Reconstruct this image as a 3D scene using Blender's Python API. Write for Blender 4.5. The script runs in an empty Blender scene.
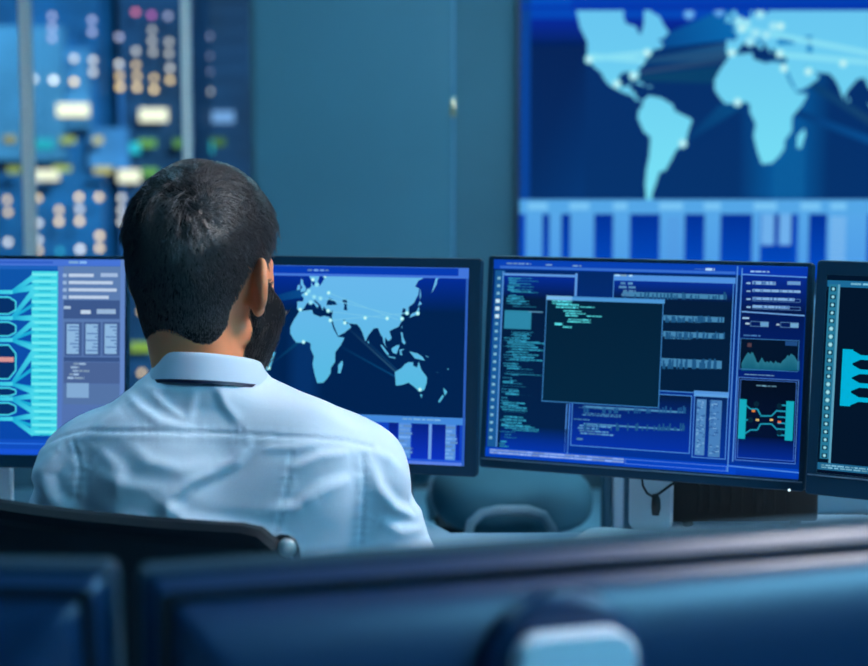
import bpy, bmesh, math, random
import numpy as np
from mathutils import Vector, Matrix
from mathutils.geometry import tessellate_polygon

S = bpy.context.scene
COL = S.collection
rng = random.Random(7)
R_ = math.radians

# ------------------------------------------------------------------ camera, world, lights, exposure
F, CX, CY, PITCH, CAMZ = 1592.0, 434.0, 333.0, R_(6.0), 1.33
cam_d = bpy.data.cameras.new('camera')
cam = bpy.data.objects.new('camera', cam_d)
COL.objects.link(cam)
cam.location = (0, 0, CAMZ)
cam.rotation_euler = (R_(90) - PITCH, 0, 0)
cam_d.sensor_width = 36
cam_d.lens = F * 36 / 868
cam_d.clip_end = 2000
cam_d.clip_start = 0.05
cam_d.dof.use_dof = True
cam_d.dof.focus_distance = 2.2
cam_d.dof.aperture_fstop = 3.9
S.camera = cam

S.view_settings.view_transform = 'Standard'
S.view_settings.look = 'None'
S.view_settings.gamma = 1
S.view_settings.use_curve_mapping = False
S.view_settings.exposure = 0.0
S.cycles.use_denoising = True
S.cycles.max_bounces = 6
S.cycles.sample_clamp_indirect = 6.0


def lin(v):
    v = v / 255.0
    return v / 12.92 if v <= 0.04045 else ((v + 0.055) / 1.055) ** 2.4


def rgb(r, g, b):
    return (lin(r), lin(g), lin(b), 1.0)


world = bpy.data.worlds.new('night_sky')
world.use_nodes = True
S.world = world
bgn = world.node_tree.nodes['Background']
bgn.inputs[0].default_value = rgb(4, 46, 92)
bgn.inputs[1].default_value = 1.0


def area(name, loc, target, size, sizey, power, col):
    d = bpy.data.lights.new(name, 'AREA')
    d.shape = 'RECTANGLE'
    d.size, d.size_y, d.energy, d.color = size, sizey, power, col
    o = bpy.data.objects.new(name, d)
    COL.objects.link(o)
    o.location = loc
    o.rotation_euler = (Vector(target) - Vector(loc)).to_track_quat('-Z', 'Y').to_euler()
    return o


# ceiling luminaires of the room (all above the frame, at ceiling height), plus added rear fill and facade sun
area('ceiling_lamp_right', (1.25, 1.75, 2.72), (-0.2, 2.0, 1.0), 1.2, 0.5, 60, (0.97, 0.95, 0.98))
area('ceiling_lamp_left', (-1.45, 2.6, 2.72), (-0.35, 2.0, 1.0), 0.9, 0.5, 20, (0.28, 0.70, 1.0))
area('rear_fill_light', (2.0, -0.05, 2.70), (0.1, 1.4, 1.0), 2.0, 0.8, 92, (0.20, 0.66, 1.0))  # added blue fill light, placed for a highlight on the foreground monitor backs
area('ceiling_lamp_back', (0.6, 5.0, 2.72), (0.6, 5.0, 0), 2.6, 0.7, 56, (0.38, 0.82, 1.0))
facade_sun_d = bpy.data.lights.new('facade_fill_sun', 'SUN')  # added sun lamp, source unseen, brightens the tower facades
facade_sun_d.energy, facade_sun_d.color, facade_sun_d.angle = 3.4, (0.55, 0.9, 1.0), 0.02
facade_sun = bpy.data.objects.new('facade_fill_sun', facade_sun_d)
COL.objects.link(facade_sun)
facade_sun.rotation_euler = Vector((-0.55, 1.0, -0.5)).to_track_quat('-Z', 'Y').to_euler()


def at(px, py, Y):
    """world point on the line of sight through a photo pixel at the given depth Y"""
    d = Vector(((px - CX) / F, 0, 0)) + Vector((0, math.cos(PITCH), -math.sin(PITCH))) \
        - Vector((0, math.sin(PITCH), math.cos(PITCH))) * ((py - CY) / F)
    return Vector((0, 0, CAMZ)) + d * (Y / d.y)


def pxy(P):
    """photo pixel of world points (n,3)"""
    x, y, z = P[:, 0], P[:, 1], P[:, 2] - CAMZ
    d = y * math.cos(PITCH) - z * math.sin(PITCH)
    u = y * math.sin(PITCH) + z * math.cos(PITCH)
    return np.stack([CX + F * x / d, CY - F * u / d], 1)


# ------------------------------------------------------------------ materials
MATS = {}


def mat(name, col, rough=0.5, metal=0.0, spec=0.5, bump=None, noise=None, coat=0.0):
    """principled material; noise=(scale, amount) varies the colour, bump=(scale, strength, distance) the relief"""
    if name in MATS:
        return MATS[name]
    m = bpy.data.materials.new(name)
    m.use_nodes = True
    nt = m.node_tree
    b = nt.nodes['Principled BSDF']
    b.inputs['Base Color'].default_value = col
    b.inputs['Roughness'].default_value = rough
    b.inputs['Metallic'].default_value = metal
    b.inputs['Specular IOR Level'].default_value = spec
    b.inputs['Coat Weight'].default_value = coat
    if noise or bump:
        tc = nt.nodes.new('ShaderNodeTexCoord')
    if noise:
        n = nt.nodes.new('ShaderNodeTexNoise')
        n.inputs['Scale'].default_value = noise[0]
        n.inputs['Detail'].default_value = 4
        nt.links.new(tc.outputs['Object'], n.inputs['Vector'])
        r = nt.nodes.new('ShaderNodeValToRGB')
        a = noise[1]
        r.color_ramp.elements[0].position = 0.3
        r.color_ramp.elements[1].position = 0.7
        r.color_ramp.elements[0].color = (col[0] * (1 - a), col[1] * (1 - a), col[2] * (1 - a), 1)
        r.color_ramp.elements[1].color = (min(1, col[0] * (1 + a)), min(1, col[1] * (1 + a)), min(1, col[2] * (1 + a)), 1)
        nt.links.new(n.outputs['Fac'], r.inputs['Fac'])
        nt.links.new(r.outputs['Color'], b.inputs['Base Color'])
    if bump:
        n = nt.nodes.new('ShaderNodeTexNoise')
        n.inputs['Scale'].default_value = bump[0]
        n.inputs['Detail'].default_value = 3
        nt.links.new(tc.outputs['Object'], n.inputs['Vector'])
        bp = nt.nodes.new('ShaderNodeBump')
        bp.inputs['Strength'].default_value = bump[1]
        bp.inputs['Distance'].default_value = bump[2]
        nt.links.new(n.outputs['Fac'], bp.inputs['Height'])
        nt.links.new(bp.outputs['Normal'], b.inputs['Normal'])
    MATS[name] = m
    return m


def emit(name, col, strength):
    if name in MATS:
        return MATS[name]
    m = bpy.data.materials.new(name)
    m.use_nodes = True
    b = m.node_tree.nodes['Principled BSDF']
    b.inputs['Base Color'].default_value = (0.01, 0.01, 0.01, 1)
    b.inputs['Emission Color'].default_value = col
    b.inputs['Emission Strength'].default_value = strength
    MATS[name] = m
    return m


def screen_mat():
    m = bpy.data.materials.new('lit_display')
    m.use_nodes = True
    nt = m.node_tree
    b = nt.nodes['Principled BSDF']
    a = nt.nodes.new('ShaderNodeAttribute')
    a.attribute_name = 'picture'
    nt.links.new(a.outputs['Color'], b.inputs['Emission Color'])
    b.inputs['Emission Strength'].default_value = 1.0
    b.inputs['Base Color'].default_value = (0.001, 0.001, 0.0012, 1)
    b.inputs['Roughness'].default_value = 0.5
    b.inputs['Specular IOR Level'].default_value = 0.02
    return m


M_SCREEN = screen_mat()
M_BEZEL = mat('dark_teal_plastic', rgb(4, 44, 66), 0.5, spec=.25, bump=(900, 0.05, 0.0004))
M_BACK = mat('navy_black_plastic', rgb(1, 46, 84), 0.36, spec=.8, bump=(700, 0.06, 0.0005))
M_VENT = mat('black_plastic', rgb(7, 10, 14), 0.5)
M_SILVER = mat('pale_silver_plastic', rgb(232, 236, 240), 0.4, 0.0)
M_STEEL = mat('brushed_steel', rgb(170, 178, 186), 0.28, 1.0)
M_LIP = mat('grey_bezel_edge', rgb(112, 132, 146), 0.35, 0.4)


# ------------------------------------------------------------------ mesh helpers
class MB:
    def __init__(s):
        s.v, s.f = [], []

    def add(s, verts, faces):
        n = len(s.v)
        s.v += [tuple(p) for p in verts]
        s.f += [tuple(i + n for i in f) for f in faces]
        return s

    def box(s, c, d, M=None, bev=0.0, seg=2):
        bm = bmesh.new()
        bmesh.ops.create_cube(bm, size=1.0)
        for v in bm.verts:
            v.co = Vector((v.co.x * d[0], v.co.y * d[1], v.co.z * d[2]))
        if bev > 0:
            bmesh.ops.bevel(bm, geom=list(bm.edges), offset=bev, segments=seg, affect='EDGES', profile=0.5)
        bm.verts.index_update()
        vs = [v.co + Vector(c) for v in bm.verts]
        if M is not None:
            vs = [M @ p for p in vs]
        s.add(vs, [[v.index for v in f.verts] for f in bm.faces])
        bm.free()
        return s

    def tube(s, pts, r, n=10, closed=False, cap=True):
        pts = [Vector(p) for p in pts]
        m = len(pts)
        rs = r if isinstance(r, (list, tuple)) else [r] * m
        vs, fs = [], []
        up = None
        for i, p in enumerate(pts):
            a = pts[(i - 1) % m] if (closed or i > 0) else p
            b = pts[(i + 1) % m] if (closed or i < m - 1) else p
            t = (b - a).normalized()
            if up is None:
                up = Vector((0, 0, 1)) if abs(t.z) < 0.9 else Vector((1, 0, 0))
            x = t.cross(up).normalized()
            y = x.cross(t).normalized()
            up = y
            for k in range(n):
                g = 2 * math.pi * k / n
                vs.append(p + (x * math.cos(g) + y * math.sin(g)) * rs[i])
        for i in range(m if closed else m - 1):
            j = (i + 1) % m
            for k in range(n):
                l = (k + 1) % n
                fs.append((i * n + k, j * n + k, j * n + l, i * n + l))
        if cap and not closed:
            fs.append(tuple(range(n)))
            fs.append(tuple((m - 1) * n + k for k in reversed(range(n))))
        return s.add(vs, fs)

    def lathe(s, prof, c=(0, 0, 0), n=32, M=None):
        vs, fs = [], []
        for (r, z) in prof:
            for k in range(n):
                g = 2 * math.pi * k / n
                vs.append(Vector((r * math.cos(g), r * math.sin(g), z)) + Vector(c))
        m = len(prof)
        for i in range(m - 1):
            for k in range(n):
                l = (k + 1) % n
                fs.append((i * n + k, i * n + l, (i + 1) * n + l, (i + 1) * n + k))
        fs.append(tuple(reversed(range(n))))
        fs.append(tuple((m - 1) * n + k for k in range(n)))
        if M is not None:
            vs = [M @ p for p in vs]
        return s.add(vs, fs)

    def prism(s, poly, z0, z1, M=None, bev=0.0):
        """extrude an xy outline from z0 to z1"""
        bm = bmesh.new()
        vs = [bm.verts.new((x, y, z0)) for x, y in poly]
        f = bm.faces.new(vs)
        r = bmesh.ops.extrude_face_region(bm, geom=[f])
        bmesh.ops.translate(bm, verts=[e for e in r['geom'] if isinstance(e, bmesh.types.BMVert)], vec=(0, 0, z1 - z0))
        bmesh.ops.recalc_face_normals(bm, faces=list(bm.faces))
        if bev > 0:
            bmesh.ops.bevel(bm, geom=list(bm.edges), offset=bev, segments=3, affect='EDGES', profile=0.5)
        bm.verts.index_update()
        out = [v.co.copy() for v in bm.verts]
        if M is not None:
            out = [M @ p for p in out]
        s.add(out, [[v.index for v in g.verts] for g in bm.faces])
        bm.free()
        return s

    def build(s, name, m, parent=None, smooth=False, recalc=True, angle=35):
        me = bpy.data.meshes.new(name)
        me.from_pydata([tuple(p) for p in s.v], [], s.f)
        if recalc:
            bm = bmesh.new()
            bm.from_mesh(me)
            bmesh.ops.recalc_face_normals(bm, faces=list(bm.faces))
            bm.to_mesh(me)
            bm.free()
        me.materials.append(m)
        if smooth:
            me.shade_smooth()
            if smooth != 'all':
                me.set_sharp_from_angle(angle=R_(angle))
        o = bpy.data.objects.new(name, me)
        COL.objects.link(o)
        if parent is not None:
            o.parent = parent
        return o


def tag(o, label=None, cat=None, group=None, kind=None):
    if label:
        o['label'] = label
    if cat:
        o['category'] = cat
    if group:
        o['group'] = group
    if kind:
        o['kind'] = kind
    return o


def empty(name, loc=(0, 0, 0), rz=0.0):
    o = bpy.data.objects.new(name, None)
    o.empty_display_size = 0.1
    COL.objects.link(o)
    o.location = loc
    o.rotation_euler = (0, 0, rz)
    return o


# ------------------------------------------------------------------ the room
YB = 6.5                                     # back wall
XL, XR, YR, ZC = -3.0, 3.4, -1.4, 2.8
M_WALL = mat('grey_teal_paint', rgb(66, 108, 126), 0.75, noise=(3, 0.05), bump=(220, 0.05, 0.001))
M_FLOOR = mat('pale_grey_vinyl', rgb(116, 160, 180), 0.45, noise=(6, 0.06))
M_CEIL = mat('ceiling_paint', rgb(120, 162, 186), 0.8)


def struct(o):
    return tag(o, kind='structure')


struct(MB().box(((XL + XR) / 2, (YR + YB) / 2, -0.05), (XR - XL + .4, YB - YR + .4, 0.1)).build('floor', M_FLOOR))
struct(MB().box(((XL + XR) / 2, (YR + YB) / 2, ZC + .05), (XR - XL + .4, YB - YR + .4, 0.1)).build('ceiling', M_CEIL))
struct(MB().box((XL - .05, (YR + YB) / 2, ZC / 2), (0.1, YB - YR, ZC)).build('wall_left', M_WALL))
struct(MB().box((XR + .05, (YR + YB) / 2, ZC / 2), (0.1, YB - YR, ZC)).build('wall_right', M_WALL))
struct(MB().box(((XL + XR) / 2, YR - .05, ZC / 2), (XR - XL + .2, 0.1, ZC)).build('wall_rear', M_WALL))
WX = at(251, 150, YB).x                      # right jamb of the window
W0, W1 = 0.12, 2.65                          # sill and head of the tall window
wb = MB()
wb.box(((WX + XR) / 2, YB + .1, ZC / 2), (XR - WX, 0.2, ZC))
wb.box(((XL + WX) / 2, YB + .1, W0 / 2), (WX - XL, 0.2, W0))
wb.box(((XL + WX) / 2, YB + .1, (W1 + ZC) / 2), (WX - XL, 0.2, ZC - W1))
struct(wb.build('wall_back', M_WALL))
struct(MB().box(((WX + XR) / 2, YB - .008, 0.05), (XR - WX, 0.016, 0.1), bev=.003).build('baseboard_back', mat('skirting', rgb(60, 84, 96), 0.5)))

# window: glass with three mullions
M_MULL = mat('warm_grey_anodised_frame', rgb(236, 226, 222), 0.4)
win = struct(empty('window_1', ((XL + WX) / 2, YB, W0)))


def wpart(mb, name, m, smooth=False):
    o = mb.build(name, m, win, smooth)
    o.matrix_parent_inverse = Matrix.Translation(win.location).inverted()
    return o


g = bpy.data.materials.new('window_glass')
g.use_nodes = True
nt = g.node_tree
nt.nodes.remove(nt.nodes['Principled BSDF'])
tr, gl, mx = nt.nodes.new('ShaderNodeBsdfTransparent'), nt.nodes.new('ShaderNodeBsdfGlossy'), nt.nodes.new('ShaderNodeMixShader')
tr.inputs[0].default_value = (0.92, 0.97, 1, 1)
gl.inputs['Roughness'].default_value = 0.02
mx.inputs[0].default_value = 0.05
nt.links.new(tr.outputs[0], mx.inputs[1])
nt.links.new(gl.outputs[0], mx.inputs[2])
nt.links.new(mx.outputs[0], nt.nodes['Material Output'].inputs[0])
wpart(MB().box(((XL + WX) / 2, YB + .1, (W0 + W1) / 2), (WX - XL - .04, 0.012, W1 - W0 - .04)), 'pane', g)
for px, wd in ((27, .042), (187, .036)):
    X = at(px, 120, YB + .05).x
    wpart(MB().box((X, YB + .06, (W0 + W1) / 2), (wd, 0.07, W1 - W0 - .05), bev=.004), 'mullion', M_MULL)
fr = MB()
for z in (W0 + .02, W1 - .02):
    fr.box(((XL + WX) / 2, YB + .08, z), (WX - XL, 0.1, 0.04), bev=.003)
fr.box((XL + .02, YB + .08, (W0 + W1) / 2), (0.04, 0.1, W1 - W0), bev=.003)
wpart(fr, 'window_frame', mat('dark_window_frame', rgb(20, 52, 76), 0.4))

# glazed wall panel between the window and the display wall, its joint and clip
xa, xb = WX + .02, at(452, 110, YB).x
gp = empty('glass_wall_panel', ((xa + xb) / 2, YB, 0.12))
tag(gp, 'tall grey-teal tinted glass panel on the back wall between city window and large display', 'wall panel')
mb = MB().box((0, -.012, 1.26), (xb - xa, 0.016, 2.5), bev=.003)
mb.build('glass_sheet', mat('grey_teal_tinted_glass', rgb(80, 126, 146), 0.22, noise=(1.2, 0.07), coat=.3), gp)
MB().box(((xb - xa) / 2 + .006, -.012, 1.26), (0.010, 0.02, 2.5), bev=.002).build('edge_strip', mat('blue_grey_edge', rgb(92, 146, 182), 0.3), gp)
zc = at(452, 108, YB).z - .12
mb = MB().lathe([(0.001, 0), (.011, 0), (.012, .004), (.012, .020), (.009, .026), (0.001, .026)], n=20,
                M=Matrix.Translation((((xb - xa) / 2) + .004, -.02, zc)) @ Matrix.Rotation(R_(90), 4, 'X'))
mb.box((((xb - xa) / 2) + .004, -.03, zc), (.02, .018, .075), bev=.004)
tag(mb.build('clip', mat('bright_brass', rgb(240, 225, 190), 0.25, 0.6), gp, True), 'bright metal clip at the panel joint')


# ------------------------------------------------------------------ the city outside (night, far below and away)
def rgbs(c, k):
    return (lin(c[0]) * k, lin(c[1]) * k, lin(c[2]) * k, 1)


def tower(name, label, Y, x0, x1, ytop, ybot, col, depth=26, steps=(), rough=0.6):
    a, b = at(x0, ytop, Y), at(x1, ybot, Y)
    root = empty(name, ((a.x + b.x) / 2, Y, b.z))
    tag(root, label, 'building', 'office towers beyond the window')
    w, h = b.x - a.x, a.z - b.z
    m = mat('facade_%d_%d_%d' % col, rgb(*col), rough, noise=(0.08, 0.35))
    mb = MB().box((0, depth / 2, h / 2), (w, depth, h))
    n = max(3, int(h / 3.4))
    for i in range(1, n):                                          # floor bands
        mb.box((0, -0.12, h * i / n), (w, 0.24, 0.5))
    mb.build('facade', m, root)
    for (fx0, fx1, fy0, fy1, c2, off) in steps:                    # added pale blocks: bright blue glow on the window put into colour
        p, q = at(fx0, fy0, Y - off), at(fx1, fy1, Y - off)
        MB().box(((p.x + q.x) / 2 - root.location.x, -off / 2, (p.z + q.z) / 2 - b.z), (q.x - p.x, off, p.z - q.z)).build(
            'glow_block', mat('painted_glow_%d_%d_%d' % c2, rgb(*c2), 0.55, noise=(0.09, 0.3)), root)
    return root


def lights(root, Y, items, off=0.0):
    for (px, py, w, h, c, k) in items:
        y = Y - off - .35
        p = at(px, py, y) - root.location
        s = y / F
        mb = MB()
        if w <= 8:
            mb.lathe([(w * s / 2, -.08), (w * s / 2, .08)], n=14, M=Matrix.Translation(p) @ Matrix.Rotation(R_(90), 4, 'X'))
        else:
            mb.box(p, (w * s, .2, h * s), bev=min(w, h) * s * .3 if False else 0)
        mb.build('lit_window', emit('window_glow_%d_%d_%d_%d' % (c + (int(k * 100),)), rgb(*c), k), root)


WARM, PALE, DIM, RED, MAG = (222, 188, 130), (205, 200, 190), (150, 150, 175), (225, 110, 140), (190, 90, 160)
CRM, LIME, GRN, CYN, PBL, YEL = (255, 250, 215), (165, 185, 90), (120, 190, 80), (40, 205, 220), (130, 180, 235), (215, 205, 120)
D = 5.5
YA, YT, YC = 250.0, 258.0, 285.0
tA = tower('office_tower', 'blue office tower seen at the left end of the window', YA, -140, 112, -60, 640, (14, 104, 162),
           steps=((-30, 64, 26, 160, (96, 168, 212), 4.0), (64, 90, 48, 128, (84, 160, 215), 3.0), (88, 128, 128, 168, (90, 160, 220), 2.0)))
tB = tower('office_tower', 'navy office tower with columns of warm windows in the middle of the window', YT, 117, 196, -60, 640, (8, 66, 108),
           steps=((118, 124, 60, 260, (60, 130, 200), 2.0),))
tC = tower('office_tower', 'dark teal office tower at the right end of the window by the wall', YC, 186, 300, -60, 640, (8, 58, 96))
K = 3.3
lights(tA, YA, [(52, 16, D, D, DIM, K), (52, 27, D, D, DIM, K), (52, 38, D, D, DIM, K), (92, 20, D, D, DIM, K), (92, 32, D, D, DIM, K),
                (74, 58.5, D, D, PALE, K), (93, 60, D, D, PALE, K), (93, 72, D, D, PALE, K), (53.5, 80, D, D, PALE, K * 1.6),
                (74, 81.6, D, D, WARM, K * 1.4), (33.5, 79, D, D, PALE, K),
                (73, 110, 32, 13, CRM, 1.5), (44, 144, 19, 10, CYN, .8), (68, 140, 15, 7, LIME, 1.1), (98, 140, 9, 7, YEL, 1.1),
                (10, 139, 12, 7, YEL, .6), (46, 175, 26, 11, CRM, 1.25), (62, 168.5, 18, 6, LIME, 1.3), (103, 170, 18, 7, YEL, 1.0), (14, 170, 14, 7, LIME, .9),
                (7, 199.5, D, D, WARM, K), (38, 198, D, D, WARM, K), (79, 197, D, D, WARM, K * 1.4), (99, 197, D, D, WARM, K * 1.3),
                (59, 210, D, D, WARM, K * 1.1), (79.5, 209, D, D, PALE, K), (8, 212, D, D, WARM, K), (59, 221.6, D, D, WARM, K * 1.4),
                (79.5, 221, D, D, WARM, K * 1.5), (38, 223, D, D, PALE, K * 1.2), (38, 240, D, D, PALE, K * 1.2), (99.5, 235.6, D, D, WARM, K * 1.5),
                (8, 242, D, D, PALE, K * 1.2), (99.5, 248, D, D, WARM, K * 1.4), (80, 249, D, D, PALE, K * 1.5), (38, 250.7, D, D, WARM, K * 1.2),
                (60, 251, D, D, (40, 150, 170), K * .8)], off=4.2)
lights(tB, YT, [(119, 37, D, D, DIM, K * 1.1), (135.5, 12, D, D, RED, K * .7), (151.5, 15, D, D, MAG, K * .7), (168, 16, D, D, DIM, K * .8),
                (152, 30, D, D, PALE, K * .5), (152, 41, D, D, PALE, K * .6), (153, 52, D, D, PALE, K * .6), (169, 42, D, D, PALE, K * .6),
                (169, 53.5, D, D, PALE, K * .6), (136, 51, D, D, PALE, K * .7), (119, 64, D, D, PALE, K), (119.5, 76, D, D, WARM, K),
                (120, 87, D, D, WARM, K * 1.3), (136, 65, D, D, WARM, K * .8), (137, 76.5, D, D, WARM, K * .9), (137, 87.5, D, D, WARM, K * 1.2),
                (154, 78, D, D, WARM, K * .8), (154, 89.5, D, D, WARM, K * 1.2), (170, 68, D, D, PALE, K * .8), (170, 80, D, D, WARM, K),
                (153.5, 115, 28, 13, CRM, 1.4), (129, 148, 22, 11, CYN, 1.1), (147, 143, 18, 8, GRN, .85), (180, 143, 13, 8, GRN, .6),
                (129, 176, 22, 13, CRM, 1.35), (150, 172, 16, 8, GRN, .9), (121.6, 198, D, D, PALE, K), (121.6, 210, D, D, PALE, K),
                (121.6, 221.6, D, D, PALE, K), (140.5, 296, D, D, WARM, K * 1.3), (142, 311, D, D, WARM, K * 1.3), (142, 347, 24, 9, (160, 200, 60), .9),
                (142, 373, D, D, WARM, K)], off=2.4)
lights(tC, YC, [(208, 36, D, D, DIM, K * .9), (208, 56, D, D, DIM, K * .8), (208, 71.5, D, D, DIM, K), (209, 91.5, D, D, PALE, K * .8),
                (223, 117, 22, 12, PBL, .9), (204, 147, 18, 12, CYN, .95), (218, 142, 14, 8, GRN, .35)], off=.2)

# ------------------------------------------------------------------ world outlines shown on two of the displays (longitude, latitude)
LAND = [
    [(-134, 63), (-130, 55), (-124, 48), (-124, 40), (-118, 33), (-112, 29), (-109, 24), (-105, 20), (-97, 16), (-92, 14), (-86, 12), (-83, 8.5), (-78, 8), (-80, 9.5), (-83, 11), (-84, 15.5), (-88, 16), (-87, 21), (-91, 19), (-95, 18.5), (-97.5, 22), (-97, 27), (-93, 29.5), (-89, 29.5), (-84, 30), (-82.5, 27), (-80.5, 25.5), (-80, 28), (-81, 31.5), (-76, 35), (-74, 39.5), (-70, 42), (-67, 44.5), (-64, 44), (-60, 46.5), (-65, 49), (-60, 50), (-56, 53), (-60, 56), (-64, 60), (-69, 61), (-72, 62.5), (-77, 62.3), (-77, 57), (-79, 52), (-82, 53), (-83, 55.5), (-92, 57), (-94, 60), (-93, 63)],
    [(-77, 8), (-72, 12), (-62, 10.5), (-52, 5), (-50, 0), (-44, -2.5), (-35, -6), (-38, -13), (-40, -20), (-48, -26), (-53, -33), (-57, -38), (-62, -39), (-65, -45), (-68, -50), (-68, -55), (-73, -52), (-74, -45), (-73, -37), (-71, -30), (-70, -18), (-76, -14), (-81, -5), (-80, 1), (-77, 4)],
    [(-6, 35.5), (10, 37), (11, 33.5), (20, 31), (25, 32), (32, 31), (34, 27), (37, 20), (43, 12), (51, 11.5), (47, 4), (40, -4), (40, -14), (35, -20), (35, -25), (31, -30), (26, -34), (18.5, -34.5), (15, -27), (12, -17), (13.5, -9), (9, -1), (9, 4.5), (4, 6.5), (-4, 5), (-9, 5), (-13, 9), (-17, 14.5), (-17, 21), (-13, 27.5), (-10, 31)],
    [(-9, 43.5), (-9, 37), (-6, 36.5), (-1, 37.5), (3, 42), (8, 44), (12, 42), (16, 38.5), (18, 40), (13, 45), (20, 41), (23, 36.5), (24, 40), (28, 36.8), (36, 36.5), (34.5, 31), (38, 22), (43, 13), (51, 16.5), (59, 22), (56, 26), (50, 30), (57, 25.5), (66, 25), (70, 21.5), (73, 17), (77, 8), (80, 14), (87, 21.5), (92, 22), (95, 16), (98, 13), (99, 8), (103, 2), (101, 7), (101, 13), (105, 9), (109, 12), (106, 19), (110, 21), (117, 23.5), (121, 29), (120, 34), (122, 40), (125, 39.5), (126, 34.5), (129, 36), (129, 41), (135, 44), (140, 50), (141, 54), (136, 55), (140, 58.5), (145, 59.5), (150, 63), (30, 63), (21, 63), (22, 60.5), (29, 60), (24, 58.5), (21, 56), (19, 54.5), (10, 54.5), (8, 57), (8, 54), (4, 52), (-1.5, 49.5), (-4.5, 48.3), (-1, 46), (-2, 43.5)],
    [(163, 63), (160, 58.5), (156, 51), (162, 56.5), (163, 59.5), (170, 60.5), (177, 63)],
    [(5, 62), (5.5, 59), (8, 58), (11, 59), (12.5, 56), (16, 56.5), (18, 60), (17, 62), (19, 63), (8, 63)],
    [(-5, 50), (1, 51), (1.5, 53), (-2, 55.5), (-2.5, 57.5), (-5, 58.5), (-5.5, 55), (-3, 53.5), (-5, 52)], [(-10, 51.5), (-6, 52), (-6, 55), (-9, 54.5)],
    [(44, -25), (47, -25), (50, -16), (49, -12), (44, -17)], [(80, 9.5), (82, 7), (80, 6)],
    [(95, 5.5), (98, 4.5), (103, -1), (106, -4), (105, -6), (100, -1)], [(105, -6.2), (114, -7.5), (114, -8.7), (106, -7.3)],
    [(109, 1.5), (115, 5), (119, 5.5), (117, 0), (115.5, -4), (110.5, -2.5)], [(119, 0.5), (125, 1.5), (121, -1), (122.5, -5), (120, -5)],
    [(120, 18.5), (122, 18), (123, 13.5), (126, 8), (125, 6), (122, 8), (121, 13)], [(131, -1), (141, -2.7), (147, -6), (150, -10), (143, -8.7), (138, -8), (134, -4)],
    [(114, -22), (122, -18), (126, -14), (130, -12), (136, -12), (136, -15.5), (141, -17), (142.5, -11), (146, -19), (153, -26), (153, -31), (150, -37.5), (144, -38.5), (138, -35), (131, -31.5), (124, -33.5), (115.5, -34.5)],
    [(145, -40.8), (148, -41), (147, -43.6)], [(173, -35), (178, -38), (175, -41.5), (174.5, -38)], [(172.5, -40.5), (174, -42), (169, -46.5), (167, -46)],
    [(130, 32), (136, 33.8), (140.5, 35.5), (142, 39.5), (141, 41.2), (138.5, 37.5), (132, 35.2)], [(140, 42), (145, 43.5), (142, 45.5)], [(142, 46.5), (143.5, 49), (142.5, 54), (141.8, 50)],
    [(120.5, 23), (122, 25), (121, 22)], [(-84, 22), (-80, 23), (-75, 20), (-78, 20)], [(-74, 19.5), (-69, 19.3), (-71, 18)], [(-22, 64.5), (-24, 64), (-18, 63.4), (-14, 64.5), (-18, 65.5)],
    [(165, -21), (167, -22.5), (164, -20)], [(177, -17.5), (179, -17), (178.5, -18.5)], [(151, -4.5), (155, -6.5), (152, -6)],
]
SEAS = [[(28, 41), (41, 41.5), (37, 45), (31, 46.5), (28, 43.5)], [(47, 45), (53, 46), (53, 40), (54, 37), (49, 37.5), (50, 41)],
        [(33, 28), (41.5, 14), (43.5, 12.7), (38.5, 21.5), (34.5, 28.5)], [(48.5, 30), (56, 25.2), (51, 25)], [(12, 45), (19, 41), (17, 41), (12, 44)]]
SPOTS = [(-122, 38), (-99, 21), (-85, 27), (-74, 42), (-5, 37), (2, 49), (10, 58), (25, 60), (30, 50), (30, 36.5), (33, 28), (-0, 6), (51, 26), (76, 31), (103, 31), (121, 31), (140, 36), (-43, -22), (127, 36), (145, -37)]


def merc(la):
    return math.log(math.tan(math.pi / 4 + R_(la) / 2))


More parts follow.
